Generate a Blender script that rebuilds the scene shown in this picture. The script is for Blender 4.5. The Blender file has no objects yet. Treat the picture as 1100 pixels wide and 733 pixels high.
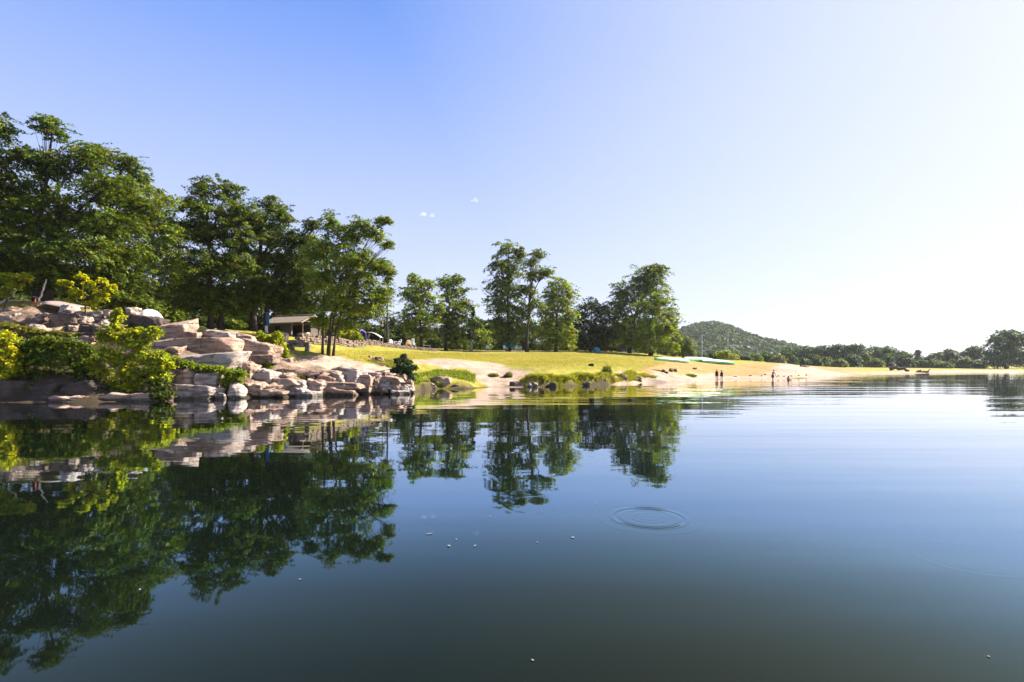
import bpy, bmesh, math, random
import numpy as np
from mathutils import Vector, Matrix

random.seed(7)
RNG = np.random.default_rng(7)
F, CX, HY, CAMH = 560.0, 550.0, 394.0, 1.8       # focal length in photo pixels, centre column, horizon row, eye height
SC = bpy.context.scene
COL = SC.collection

# ------------------------------------------------------------------ helpers
def P(px, py, Y):
    return np.array([(px - CX) / F * Y, Y, CAMH + (HY - py) / F * Y])

def tag(o, label=None, cat=None, group=None, kind=None):
    if label: o['label'] = label
    if cat: o['category'] = cat
    if group: o['group'] = group
    if kind: o['kind'] = kind
    return o

def empty(name, loc=(0, 0, 0), rz=0.0):
    o = bpy.data.objects.new(name, None)
    o.empty_display_size = 0.3
    o.location = loc
    o.rotation_euler = (0, 0, rz)
    COL.objects.link(o)
    return o

def np_mesh(name, V, quads=None, tris=None, col=None, smooth=False):
    V = np.asarray(V, dtype=np.float32).reshape(-1, 3)
    idx, tot = [], []
    if quads is not None and len(quads):
        q = np.asarray(quads, dtype=np.int32); idx.append(q.ravel()); tot.append(np.full(len(q), 4, np.int32))
    if tris is not None and len(tris):
        t = np.asarray(tris, dtype=np.int32); idx.append(t.ravel()); tot.append(np.full(len(t), 3, np.int32))
    idx = np.concatenate(idx); tot = np.concatenate(tot)
    me = bpy.data.meshes.new(name)
    me.vertices.add(len(V)); me.vertices.foreach_set('co', V.ravel())
    me.loops.add(len(idx)); me.loops.foreach_set('vertex_index', idx)
    me.polygons.add(len(tot))
    me.polygons.foreach_set('loop_start', np.concatenate([[0], np.cumsum(tot)[:-1]]).astype(np.int32))
    me.polygons.foreach_set('use_smooth', np.full(len(tot), smooth, dtype=bool))
    if col is not None:
        a = me.attributes.new('Col', 'FLOAT_COLOR', 'POINT')
        a.data.foreach_set('color', np.asarray(col, np.float32).ravel())
    me.update(calc_edges=True)
    me.validate()
    return me

def link(name, me, mat=None, parent=None, loc=(0, 0, 0)):
    o = bpy.data.objects.new(name, me)
    if mat is not None and not me.materials: me.materials.append(mat)
    o.location = loc
    if parent is not None: o.parent = parent
    COL.objects.link(o)
    return o

class MB:
    """collects boxes, tubes and grids into one mesh"""
    def __init__(s): s.v, s.q, s.t, s.n = [], [], [], 0
    def add(s, V, q=None, t=None):
        V = np.asarray(V, float).reshape(-1, 3)
        s.v.append(V)
        if q is not None and len(q): s.q.append(np.asarray(q) + s.n)
        if t is not None and len(t): s.t.append(np.asarray(t) + s.n)
        s.n += len(V)
    def box(s, c, d, rz=0.0, R=None):
        x, y, z = [k / 2 for k in d]
        V = np.array([[-x,-y,-z],[x,-y,-z],[x,y,-z],[-x,y,-z],[-x,-y,z],[x,-y,z],[x,y,z],[-x,y,z]])
        if rz:
            c_, s_ = math.cos(rz), math.sin(rz)
            V = V @ np.array([[c_, s_, 0], [-s_, c_, 0], [0, 0, 1]])
        if R is not None: V = V @ np.asarray(R).T
        s.add(V + np.asarray(c), [[0,3,2,1],[4,5,6,7],[0,1,5,4],[1,2,6,5],[2,3,7,6],[3,0,4,7]])
    def bar(s, a, b, r0, r1=None, n=8):
        s.tube([a, b], [r0, r0 if r1 is None else r1], n)
    def tube(s, pts, rad, n=7, cap=True):
        pts = np.asarray(pts, float); m = len(pts)
        T = np.gradient(pts, axis=0) if m > 2 else np.repeat((pts[1] - pts[0])[None], 2, 0)
        T /= np.linalg.norm(T, axis=1)[:, None] + 1e-9
        ref = np.array([0.31, 0.95, 0.05])
        U = np.cross(T, ref); U /= np.linalg.norm(U, axis=1)[:, None] + 1e-9
        W = np.cross(T, U)
        a = np.arange(n) / n * 2 * np.pi
        V = pts[:, None] + np.asarray(rad, float)[:, None, None] * (np.cos(a)[None, :, None] * U[:, None] + np.sin(a)[None, :, None] * W[:, None])
        i = np.arange(m - 1)[:, None] * n; j = np.arange(n)[None]; k = (j + 1) % n
        q = np.stack([i + j, i + k, i + n + k, i + n + j], -1).reshape(-1, 4)
        V = V.reshape(-1, 3); t = None
        if cap:
            V = np.vstack([V, pts[:1], pts[-1:]])
            jj = np.arange(n); kk = (jj + 1) % n; o = (m - 1) * n
            t = np.vstack([np.stack([kk, jj, np.full(n, m * n)], 1), np.stack([o + jj, o + kk, np.full(n, m * n + 1)], 1)])
        s.add(V, q, t)
    def twigs(s, A, B, r0, r1):
        A = np.asarray(A, float); B = np.asarray(B, float); m = len(A)
        if m == 0: return
        T = B - A; T /= np.linalg.norm(T, axis=1)[:, None] + 1e-9
        U = np.cross(T, [0.3, 0.2, 0.93]); U /= np.linalg.norm(U, axis=1)[:, None] + 1e-9
        W = np.cross(T, U)
        V = np.zeros((m, 6, 3))
        for k in range(3):
            a = k * 2.0944
            d = math.cos(a) * U + math.sin(a) * W
            V[:, k] = A + d * r0; V[:, 3 + k] = B + d * r1
        b = np.arange(m)[:, None] * 6
        q = np.concatenate([b + np.array([[k, (k + 1) % 3, 3 + (k + 1) % 3, 3 + k]]) for k in range(3)])
        s.add(V.reshape(-1, 3), q)
    def build(s, name, mat, parent=None, loc=(0, 0, 0), smooth=False):
        V = np.vstack(s.v)
        me = np_mesh(name, V, np.vstack(s.q) if s.q else None, np.vstack(s.t) if s.t else None, smooth=smooth)
        return link(name, me, mat, parent, loc)

# ---- numpy value noise
def _h(ix, iy, iz):
    n = (ix.astype(np.int64) * 374761393 + iy.astype(np.int64) * 668265263 + iz.astype(np.int64) * 2147483647) & 0x7fffffff
    n = ((n ^ (n >> 13)) * 1274126177) & 0x7fffffff
    n = ((n ^ (n >> 16)) * 668265263) & 0x7fffffff
    return (n & 0xffff) / 32767.5 - 1.0
def vnoise(p):
    i = np.floor(p).astype(np.int64); f = p - i; f = f * f * (3 - 2 * f)
    r = 0
    for dx in (0, 1):
        for dy in (0, 1):
            for dz in (0, 1):
                w = (f[..., 0] if dx else 1 - f[..., 0]) * (f[..., 1] if dy else 1 - f[..., 1]) * (f[..., 2] if dz else 1 - f[..., 2])
                r = r + w * _h(i[..., 0] + dx, i[..., 1] + dy, i[..., 2] + dz)
    return r
def fbm(p, o=4):
    r, a = 0, 1.0
    for k in range(o):
        r = r + a * vnoise(p * 2.0 ** k + 17.3 * k); a *= 0.5
    return r
def fbm2(x, y, sc, o=4, z=0.0):
    return fbm(np.stack([x / sc, y / sc, np.full_like(x, z)], -1), o)

# ------------------------------------------------------------------ materials
def newmat(name):
    m = bpy.data.materials.new(name); m.use_nodes = True
    nt = m.node_tree; nt.nodes.clear()
    out = nt.nodes.new('ShaderNodeOutputMaterial')
    return m, nt, out
def N(nt, t, **kw):
    n = nt.nodes.new(t)
    for k, v in kw.items(): setattr(n, k, v)
    return n
def ramp(nt, fac, stops):
    r = N(nt, 'ShaderNodeValToRGB'); e = r.color_ramp.elements
    while len(e) < len(stops): e.new(0.5)
    for el, (p, c) in zip(e, stops): el.position = p; el.color = (*c, 1)
    nt.links.new(fac, r.inputs[0]); return r.outputs[0]
def noise(nt, vec, scale, detail=4, rough=0.55):
    n = N(nt, 'ShaderNodeTexNoise'); n.inputs['Scale'].default_value = scale
    n.inputs['Detail'].default_value = detail; n.inputs['Roughness'].default_value = rough
    if vec is not None: nt.links.new(vec, n.inputs['Vector'])
    return n.outputs[0]
def mixc(nt, fac, a, b, mode='MIX'):
    m = N(nt, 'ShaderNodeMix', data_type='RGBA', blend_type=mode)
    for s, v in ((m.inputs[0], fac), (m.inputs[6], a), (m.inputs[7], b)):
        if hasattr(v, 'is_linked') or hasattr(v, 'links'): nt.links.new(v, s)
        elif isinstance(v, (int, float)): s.default_value = v
        else: s.default_value = (*v, 1)
    return m.outputs[2]
def math_(nt, op, a, b=None, c=None):
    m = N(nt, 'ShaderNodeMath', operation=op)
    for k, v in enumerate((a, b, c)):
        if v is None: continue
        if isinstance(v, (int, float)): m.inputs[k].default_value = v
        else: nt.links.new(v, m.inputs[k])
    return m.outputs[0]
def bump(nt, h, dist, strength=1.0):
    b = N(nt, 'ShaderNodeBump'); b.inputs['Distance'].default_value = dist; b.inputs['Strength'].default_value = strength
    nt.links.new(h, b.inputs['Height']); return b.outputs[0]
def wpos(nt):
    return N(nt, 'ShaderNodeNewGeometry').outputs['Position']
def principled(nt, out, col, rough=0.8, spec=0.3, normal=None):
    p = N(nt, 'ShaderNodeBsdfPrincipled')
    if isinstance(col, tuple): p.inputs['Base Color'].default_value = (*col, 1)
    else: nt.links.new(col, p.inputs['Base Color'])
    p.inputs['Roughness'].default_value = rough
    p.inputs['Specular IOR Level'].default_value = spec
    if normal is not None: nt.links.new(normal, p.inputs['Normal'])
    nt.links.new(p.outputs[0], out.inputs[0]); return p

def plain(name, col, rough=0.7, spec=0.3, var=0.25, sc=6.0):
    m, nt, out = newmat(name)
    n = noise(nt, wpos(nt), sc)
    c = mixc(nt, n, tuple(k * (1 - var) for k in col), tuple(min(1, k * (1 + var)) for k in col))
    principled(nt, out, c, rough, spec, bump(nt, noise(nt, wpos(nt), sc * 6), 0.004))
    return m

def cloth(name, col, transl=0.25):
    m, nt, out = newmat(name)
    n = noise(nt, wpos(nt), 5.0)
    c = mixc(nt, n, tuple(k * .85 for k in col), tuple(min(1, k * 1.1) for k in col))
    d = N(nt, 'ShaderNodeBsdfDiffuse'); t = N(nt, 'ShaderNodeBsdfTranslucent'); mx = N(nt, 'ShaderNodeMixShader')
    nt.links.new(c, d.inputs[0]); nt.links.new(c, t.inputs[0]); mx.inputs[0].default_value = transl
    nt.links.new(d.outputs[0], mx.inputs[1]); nt.links.new(t.outputs[0], mx.inputs[2]); nt.links.new(mx.outputs[0], out.inputs[0])
    return m

def leaf_material(name, transl=0.40, rough=0.5, spec=0.16):
    m, nt, out = newmat(name)
    a = N(nt, 'ShaderNodeAttribute', attribute_name='Col')
    p = N(nt, 'ShaderNodeBsdfPrincipled')
    nt.links.new(a.outputs['Color'], p.inputs['Base Color'])
    p.inputs['Roughness'].default_value = rough; p.inputs['Specular IOR Level'].default_value = spec
    t = N(nt, 'ShaderNodeBsdfTranslucent')
    c = mixc(nt, 1.0, a.outputs['Color'], (1.25, 1.15, 0.45), 'MULTIPLY')
    nt.links.new(c, t.inputs[0])
    mx = N(nt, 'ShaderNodeMixShader'); mx.inputs[0].default_value = transl
    nt.links.new(p.outputs[0], mx.inputs[1]); nt.links.new(t.outputs[0], mx.inputs[2]); nt.links.new(mx.outputs[0], out.inputs[0])
    return m

def bark_material(name, a, b):
    m, nt, out = newmat(name)
    w = wpos(nt); mp = N(nt, 'ShaderNodeMapping'); mp.inputs['Scale'].default_value = (9, 9, 1.6); nt.links.new(w, mp.inputs[0])
    n = noise(nt, mp.outputs[0], 1.5, 5)
    principled(nt, out, ramp(nt, n, [(0.3, a), (0.7, b)]), 0.9, 0.15, bump(nt, n, 0.05))
    return m

def rock_material(name, c0, c1, c2):
    c0, c1, c2 = [tuple(v * 0.98 for v in c) for c in (c0, c1, c2)]
    m, nt, out = newmat(name)
    w = wpos(nt)
    n1 = noise(nt, w, 0.55, 6, 0.6); n2 = noise(nt, w, 3.2, 6, 0.65); n3 = noise(nt, w, 14, 4, 0.6)
    mp = N(nt, 'ShaderNodeMapping'); mp.inputs['Scale'].default_value = (0.7, 0.7, 5.0); mp.inputs['Rotation'].default_value = (0.12, 0.08, 0); nt.links.new(w, mp.inputs[0])
    st = noise(nt, mp.outputs[0], 1.3, 5, 0.6)
    base = ramp(nt, n1, [(0.32, c0), (0.5, c1), (0.68, c2)])
    base = mixc(nt, math_(nt, 'MULTIPLY', n2, 0.62), base, tuple(k * .55 for k in c0))
    base = mixc(nt, ramp(nt, st, [(0.40, (.72,) * 3), (0.50, (0,) * 3)]), base, (0.07, 0.05, 0.04))      # dark weathered seams
    base = mixc(nt, ramp(nt, n3, [(0.60, (0,) * 3), (0.72, (.35,) * 3)]), base, (0.16, 0.15, 0.10))          # lichen spots
    sz_ = N(nt, 'ShaderNodeSeparateXYZ'); nt.links.new(w, sz_.inputs[0])
    wet = ramp(nt, math_(nt, 'SUBTRACT', sz_.outputs[2], math_(nt, 'MULTIPLY', n2, 0.22)), [(0.0, (.8,) * 3), (0.03, (.7,) * 3), (0.10, (0,) * 3)])
    base = mixc(nt, wet, base, (0.035, 0.030, 0.020))                                                       # damp algae band just above the water
    vo = N(nt, 'ShaderNodeTexVoronoi', feature='DISTANCE_TO_EDGE'); vo.inputs['Scale'].default_value = 0.8
    mp2 = N(nt, 'ShaderNodeMapping'); mp2.inputs['Scale'].default_value = (1.3, 1.3, 0.7)
    dv = N(nt, 'ShaderNodeVectorMath', operation='ADD'); sc_ = N(nt, 'ShaderNodeVectorMath', operation='SCALE'); nz_ = N(nt, 'ShaderNodeTexNoise'); nz_.inputs['Scale'].default_value = 2.0; nt.links.new(w, nz_.inputs['Vector'])
    nt.links.new(nz_.outputs['Color'], sc_.inputs[0]); sc_.inputs['Scale'].default_value = 0.45; nt.links.new(w, dv.inputs[0]); nt.links.new(sc_.outputs[0], dv.inputs[1]); nt.links.new(dv.outputs[0], mp2.inputs[0]); nt.links.new(mp2.outputs[0], vo.inputs['Vector'])
    crack = ramp(nt, vo.outputs['Distance'], [(0.0, (.8,) * 3), (0.012, (.5,) * 3), (0.03, (0,) * 3)])
    crack = math_(nt, 'MULTIPLY', crack, ramp(nt, noise(nt, w, 0.9, 2), [(0.5, (0,) * 3), (0.6, (1,) * 3)]))
    base = mixc(nt, crack, base, (0.035, 0.025, 0.02))
    n2 = math_(nt, 'SUBTRACT', n2, math_(nt, 'MULTIPLY', crack, 0.8))
    h = math_(nt, 'ADD', math_(nt, 'MULTIPLY', n2, 0.7), math_(nt, 'ADD', math_(nt, 'MULTIPLY', n3, 0.25), math_(nt, 'MULTIPLY', st, 0.35)))
    principled(nt, out, base, 0.9, 0.2, bump(nt, h, 0.10, 1.0))
    return m

M = {}
M['leaf'] = leaf_material('leaf_green')
M['leaf_thin'] = leaf_material('leaf_thin', 0.55, 0.5, 0.18)
M['grass'] = leaf_material('grass_blades', 0.45, 0.6, 0.2)
M['bark'] = bark_material('bark_dark', (0.022, 0.016, 0.012), (0.07, 0.053, 0.04))
M['bark_pale'] = bark_material('bark_pale', (0.16, 0.13, 0.10), (0.40, 0.34, 0.27))
M['rock'] = rock_material('rock_pink', (0.25, 0.155, 0.105), (0.39, 0.27, 0.20), (0.47, 0.35, 0.275))
M['rock_grey'] = rock_material('rock_grey', (0.23, 0.18, 0.15), (0.38, 0.31, 0.265), (0.48, 0.41, 0.355))
M['rock_brown'] = rock_material('rock_brown', (0.10, 0.07, 0.05), (0.20, 0.145, 0.105), (0.30, 0.225, 0.17))
M['rock_dark_shade'] = rock_material('rock_dark_shade', (0.035, 0.026, 0.020), (0.075, 0.056, 0.044), (0.13, 0.10, 0.08))  # near-black rock copy; paints the deep shade on stones under the bushes
M['white_plastic'] = plain('white_plastic', (0.55, 0.55, 0.54), 0.45, 0.5, 0.04)
M['teal'] = cloth('teal_cloth', (0.02, 0.16, 0.16))
M['purple'] = cloth('purple_cloth', (0.20, 0.13, 0.50))
M['blue'] = cloth('blue_cloth', (0.035, 0.15, 0.34))
M['cyan'] = cloth('cyan_cloth', (0.05, 0.26, 0.30))
M['navy'] = cloth('navy_cloth', (0.02, 0.025, 0.10))
M['white_cloth'] = cloth('white_cloth', (0.80, 0.79, 0.77), 0.3)
M['pale_canvas'] = cloth('pale_canvas', (0.30, 0.235, 0.23), 0.2)
M['tan_cloth'] = cloth('tan_cloth', (0.50, 0.33, 0.17))
M['dark_cloth'] = cloth('dark_cloth', (0.02, 0.02, 0.022), 0.05)
M['red'] = plain('red_paint', (0.30, 0.045, 0.03), 0.5, 0.4, 0.1)
M['metal'] = plain('grey_metal', (0.32, 0.33, 0.34), 0.4, 0.5, 0.1)
M['skin'] = plain('skin', (0.42, 0.23, 0.15), 0.55, 0.3, 0.08)
M['hair'] = plain('dark_hair', (0.025, 0.018, 0.013), 0.5, 0.4, 0.1)
M['wood'] = bark_material('driftwood', (0.045, 0.030, 0.020), (0.12, 0.08, 0.055))
M['wood_pale'] = bark_material('pale_wood', (0.35, 0.28, 0.22), (0.55, 0.46, 0.38))
M['green_pale'] = plain('pale_green_hull', (0.13, 0.34, 0.14), 0.4, 0.5, 0.06)
M['green_deep'] = plain('deep_green_hull', (0.012, 0.16, 0.055), 0.35, 0.5, 0.06)
M['hut_wall'] = rock_material('hut_stone', (0.07, 0.055, 0.046), (0.12, 0.095, 0.08), (0.17, 0.135, 0.115))
M['feather'] = cloth('feather', (0.22, 0.23, 0.25), 0.3)

def tile_material():
    m, nt, out = newmat('roof_tiles')
    tc = N(nt, 'ShaderNodeTexCoord').outputs['Object']
    b = N(nt, 'ShaderNodeTexBrick'); b.inputs['Scale'].default_value = 3.2
    b.inputs['Color1'].default_value = (0.30, 0.235, 0.18, 1); b.inputs['Color2'].default_value = (0.22, 0.165, 0.125, 1); b.inputs['Mortar'].default_value = (0.14, 0.10, 0.08, 1)
    nt.links.new(tc, b.inputs[0])
    c = mixc(nt, 0.5, b.outputs[0], ramp(nt, noise(nt, tc, 4), [(0.3, (0.18, 0.14, 0.11)), (0.7, (0.36, 0.30, 0.25))]))
    principled(nt, out, c, 0.85, 0.2, bump(nt, b.outputs[1], 0.03))
    return m
M['tiles'] = tile_material()

# ------------------------------------------------------------------ terrain
SHORE_PX = [(0, 432.5), (60, 432.3), (120, 432), (165, 430.5), (200, 429), (260, 427.5), (300, 427), (340, 425.5), (380, 424), (425, 423), (446, 421), (464, 418), (504, 418),
            (530, 416), (552, 416), (578, 416), (615, 415), (660, 413.2), (678, 412), (696, 411), (720, 411), (740, 410), (770, 407.6), (800, 407.3), (840, 407), (866, 406.6), (884, 405.6),
            (900, 404), (920, 403), (940, 402.2), (960, 401.6), (1010, 401), (1050, 400.7), (1100, 400.3)]
SH = [((px - CX) / F * (CAMH * F / (py - HY)), CAMH * F / (py - HY)) for px, py in SHORE_PX]
SH = [(-700, -220), (-250, -60), (-110, 2), (-60, 20), (-40, 24.5)] + SH + [(230, 170), (420, 185), (900, 230), (1700, 260)]
SH = np.array(SH)
def shore_s(x, y):
    """signed distance to the shoreline, positive inland"""
    sh = x.shape; p = np.stack([x.ravel(), y.ravel()], 1)
    best = np.full(len(p), 1e9); sign = np.ones(len(p))
    for a, b in zip(SH[:-1], SH[1:]):
        d = b - a; t = np.clip(((p - a) @ d) / (d @ d), 0, 1)
        q = a + t[:, None] * d; dist = np.hypot(*(p - q).T)
        side = d[0] * (p[:, 1] - a[1]) - d[1] * (p[:, 0] - a[0])
        m = dist < best - 1e-9
        best = np.where(m, dist, best); sign = np.where(m, np.sign(side), sign)
    return (best * sign).reshape(sh)

CTRL = [  # photo column, row, depth
    # left rocks
    (-150, 428, 25.5), (-150, 395, 28), (-150, 340, 33), (-150, 325, 37), (-150, 330, 48),
    (0, 418, 27), (0, 395, 29), (0, 362, 31.5), (0, 342, 33.5), (0, 328, 36), (0, 330, 44), (0, 335, 60),
    (60, 420, 27), (60, 395, 29), (60, 362, 31.5), (60, 346, 33.5), (60, 333, 36), (60, 335, 45),
    (125, 420, 27.3), (125, 400, 29), (125, 372, 31.5), (125, 350, 34), (125, 341, 37), (125, 342, 48), (125, 345, 60),
    (190, 418, 29.4), (190, 400, 30.2), (190, 383, 31.2), (190, 366, 33), (190, 358, 36), (190, 354, 42), (190, 352, 60),
    (235, 418, 29.6), (235, 399, 30.4), (235, 381, 31.6), (235, 368, 33.4), (235, 360, 36), (235, 357, 45),
    (275, 418, 30.8), (275, 408, 31.4), (275, 394, 32.6), (275, 380, 34), (275, 370, 36), (275, 362, 40), (275, 358, 50), (275, 356, 62),
    (315, 416, 31.6), (315, 407, 32.4), (315, 395, 34), (315, 385, 36.5), (315, 378, 40), (315, 365, 43.5), (315, 363, 52), (315, 362, 62),
    (350, 414, 33), (350, 403, 34), (350, 392, 36.5), (350, 383, 40.5), (350, 376, 45), (350, 368, 49.5), (350, 366, 58),
    (390, 410, 35), (390, 402, 36.2), (390, 394, 40), (390, 384, 47), (390, 376, 53), (390, 370, 57), (390, 369, 66),
    (430, 405, 38), (430, 397, 42.5), (430, 388, 47), (430, 380, 56), (430, 374.5, 66), (430, 374, 76),
    (465, 396, 46.5), (465, 386, 53), (465, 380, 66), (465, 377, 75),
    (503, 390, 52), (503, 384, 62), (503, 379, 77), (503, 377, 95),
    (535, 400, 51), (535, 391, 56), (535, 384, 65), (535, 378.5, 80),
    (575, 396, 52), (575, 388, 62), (575, 382, 74), (575, 379, 82), (575, 377, 110),
    (612, 394, 55), (612, 385, 70), (612, 379, 86), 
    (645, 393, 59), (645, 385, 74), (645, 379.5, 89), (645, 377, 120),
    (680, 402, 59), (680, 394, 66), (680, 387, 80), (680, 381, 92), (680, 378, 125),
    (715, 405, 63), (715, 399, 66), (715, 392, 77), (715, 386, 88), (715, 383, 97), (715, 382, 130),
    (745, 403, 71), (745, 395, 80), (745, 388.5, 90), (745, 385.5, 102), (745, 385, 130),
    (775, 401, 80), (775, 394, 90), (775, 389, 100), (775, 386.5, 115), (775, 387, 150),
    (810, 403, 82), (810, 396, 95), (810, 389.5, 112), (810, 388, 125), (810, 390, 160),
    (845, 403, 83), (845, 396, 95), (845, 390.8, 110), (845, 392, 130), (845, 392, 180),
    (870, 402, 90), (870, 395, 112), (870, 393.5, 130), (870, 394, 190),
    (905, 400, 120), (905, 396.5, 140), (905, 395, 180), (960, 399.5, 140), (960, 397, 165), (960, 395, 210),
    (1010, 399, 155), (1010, 396.6, 178), (1010, 395, 230), (1100, 398.5, 172), (1100, 396.5, 188), (1100, 395, 240), (1250, 397, 195), (1250, 394, 240)]
EXTRA = [(-60, 26, 1.5), (-60, 40, 6), (-60, 80, 7), (-120, 30, 6), (-120, 100, 8), (-40, 100, 7), (0, 140, 5), (60, 160, 4), (150, 260, 3), (300, 300, 3), (-250, 100, 9), (0, 260, 5),
         (-400, 300, 10), (0, 600, 6), (300, 600, 4), (600, 400, 4), (800, 700, 5), (1500, 500, 6), (-900, 900, 14), (0, 1800, 10), (1500, 1800, 8)]
cp = [tuple(P(*c)) for c in CTRL] + EXTRA
for (x, y) in SH:
    cp.append((x, y, 0.0))
mid = (SH[:-1] + SH[1:]) / 2
for (x, y) in mid: cp.append((x, y, 0.0))
cp = np.array(cp)
CPX, CPZ = cp[:, :2], cp[:, 2]
_D = np.sqrt((CPX[:, None, 0] - CPX[None, :, 0]) ** 2 + (CPX[:, None, 1] - CPX[None, :, 1]) ** 2 + 1.4)
_A = np.zeros((len(cp) + 1,) * 2); _A[:-1, :-1] = -_D - np.eye(len(cp)) * 0.08; _A[-1, :-1] = 1; _A[:-1, -1] = 1
_W = np.linalg.solve(_A, np.concatenate([CPZ, [0]]))
def ground_z(x, y):
    x = np.asarray(x, float); y = np.asarray(y, float); sh = x.shape
    xs, ys = x.ravel(), y.ravel(); z = np.full(len(xs), _W[-1])
    for (cx, cy), w in zip(CPX, _W[:-1]): z -= w * np.sqrt((xs - cx) ** 2 + (ys - cy) ** 2 + 1.4)
    s = shore_s(xs, ys)
    rocky = np.clip((-6 - xs) / 5, 0, 1) * np.clip((46 - ys) / 6, 0, 1)
    bank = np.exp(-((s - 0.8) / 1.0) ** 2) * np.clip((ys - 36) / 5, 0, 1) * np.clip((75 - ys) / 10, 0, 1)
    n = fbm2(xs, ys, 2.2, 4)
    st_ = z / 0.5 + 0.9 * fbm2(xs, ys, 3.5, 3, 2.0); fr_ = st_ - np.floor(st_)
    z = z + 0.5 * (np.clip((fr_ - 0.5) / 0.22, -1, 1) * 0.5 + 0.5 - fr_) * rocky * np.clip(s / 1.0, 0, 1) * 0.8
    z = z - 0.38 * rocky * np.clip(s / 0.5, 0, 1) * np.clip((9 - s) / 4, 0, 1)
    z = z + n * (0.03 + 0.28 * rocky * np.clip(s / 1.5, 0, 1) + 0.09 * bank) + 0.05 * fbm2(xs, ys, 11.0, 3, 5.0) * np.clip(s / 4, 0, 1)
    ppx = xs / np.maximum(ys, 1) * F + CX; sv = s + 0.6 * fbm2(xs, ys, 1.1, 3, 4.0)
    sst = lambda v, a_, b_: (lambda t: t * t * (3 - 2 * t))(np.clip((v - a_) / (b_ - a_), 0, 1))
    front = (ys > 36) & (ys < 75) & (s > 0)
    zb = np.where(front, sst(ppx, 552, 572) * (1 - sst(ppx, 655, 692)) * sst(sv, 0.15, 0.8) * (0.84 + 0.26 * fbm2(xs, ys, 1.9, 3, 7.0)), 0)
    zb = np.maximum(zb, np.where(front, sst(ppx, 440, 452) * (1 - sst(ppx, 500, 514)) * sst(sv, 0.1, 0.7) * 0.55, 0))
    z = np.maximum(z, zb)
    far = np.clip((ys - 130) / 100, 0, 1)
    z = np.where(s > 0, np.maximum(z, 0.02 + 0.05 * np.minimum(s, 20) * (1 - 0.6 * far)), np.maximum(-2.0, 0.3 * s))
    return z.reshape(sh)
def gz(x, y): return float(ground_z(np.array([x]), np.array([y]))[0])
_YS = np.concatenate([np.arange(20, 130, 0.25), np.arange(130, 330, 1.0)])
def hit(px, py):
    """where the line of sight through a photo pixel meets the ground"""
    X = (px - CX) / F * _YS; ray = CAMH + (HY - py) / F * _YS
    below = ground_z(X, _YS) >= ray
    k = int(np.argmax(below)) if below.any() else len(_YS) - 1
    return np.array([X[k], _YS[k], float(ground_z(X[k:k+1], _YS[k:k+1])[0])])
def on(px, Y):
    x = (px - CX) / F * Y
    return np.array([x, Y, gz(x, Y)])

def in_poly(x, y, poly):
    c = np.zeros(x.shape, bool)
    for (x0, y0), (x1, y1) in zip(poly, poly[1:] + poly[:1]):
        if y0 == y1: continue
        c ^= ((y0 > y) != (y1 > y)) & (x < (x1 - x0) * (y - y0) / (y1 - y0) + x0)
    return c
def poly_hit(pts): return [tuple(hit(*p)[:2]) for p in pts]
# ground cover areas, each outlined on the ground
A_SAND = [poly_hit(p) for p in ([(306, 380), (335, 381), (380, 388), (430, 397), (432, 403), (400, 405), (345, 399), (306, 396)],
                                [(446, 387), (478, 385.5), (520, 389), (556, 395), (570, 401), (566, 422), (545, 423), (524, 423), (514, 402), (500, 396), (470, 393.5), (447, 391.5)])]
A_BEACH = [poly_hit(p) for p in ([(655, 418), (690, 417), (740, 414), (772, 411), (768, 401), (745, 401), (732, 403.5), (712, 401), (690, 402), (660, 405)],
                                 [(770, 409), (800, 408.6), (840, 408.6), (880, 407), (930, 404), (960, 403), (1010, 402), (1098, 401), (1098, 397.6), (1010, 398.0), (960, 399), (905, 400.5), (884, 398), (872, 393.6), (852, 391.5), (838, 393), (828, 399), (815, 404.5), (770, 404.8)])]
A_DRY = [poly_hit(p) for p in ([(690, 402), (700, 391), (722, 387), (760, 392), (800, 391), (830, 391), (880, 394), (920, 397), (930, 402), (870, 406), (770, 407), (740, 409)],)]
A_ROCK = [poly_hit([(-150, 440), (0, 440), (120, 439), (200, 436), (300, 434), (380, 430), (440, 428), (440, 404), (400, 404), (345, 398), (306, 384), (284, 368), (250, 360), (180, 352), (120, 342), (0, 328), (-150, 325)])]

def axis(*segs):
    out = []
    for a, b, d in segs: out.append(np.arange(a, b, d))
    return np.unique(np.concatenate(out))
gx = axis((-900, -200, 50), (-200, -60, 8), (-60, -40, 1.5), (-40, 36, 0.32), (36, 70, 0.8), (70, 220, 3), (220, 700, 20), (700, 1800.1, 100))
gy = axis((-250, -30, 30), (-30, 18, 6), (18, 24, 1.0), (24, 66, 0.28), (66, 110, 0.6), (110, 210, 2.0), (210, 400, 12), (400, 2400.1, 100))
GX, GY = np.meshgrid(gx, gy)
GZ = ground_z(GX, GY)
wx = GX + 0.9 * fbm2(GX, GY, 2.0, 4, 3.0); wy = GY + 1.1 * fbm2(GX, GY, 2.0, 4, 9.0)
def cover(polys): 
    m = np.zeros(GX.shape)
    for p in polys: m = np.maximum(m, in_poly(wx, wy, p).astype(float))
    return m
def blur(m):
    k = np.pad(m, 1, mode='edge')
    return (k[:-2, 1:-1] + k[2:, 1:-1] + k[1:-1, :-2] + k[1:-1, 2:] + 2 * m) / 6
GS = shore_s(GX, GY)
sandm, dry, rockm = blur(np.maximum(cover(A_SAND), cover(A_BEACH))), blur(cover(A_DRY)), blur(cover(A_ROCK))
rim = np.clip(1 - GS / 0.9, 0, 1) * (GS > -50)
earth = np.clip(rim, 0, 1)
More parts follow.
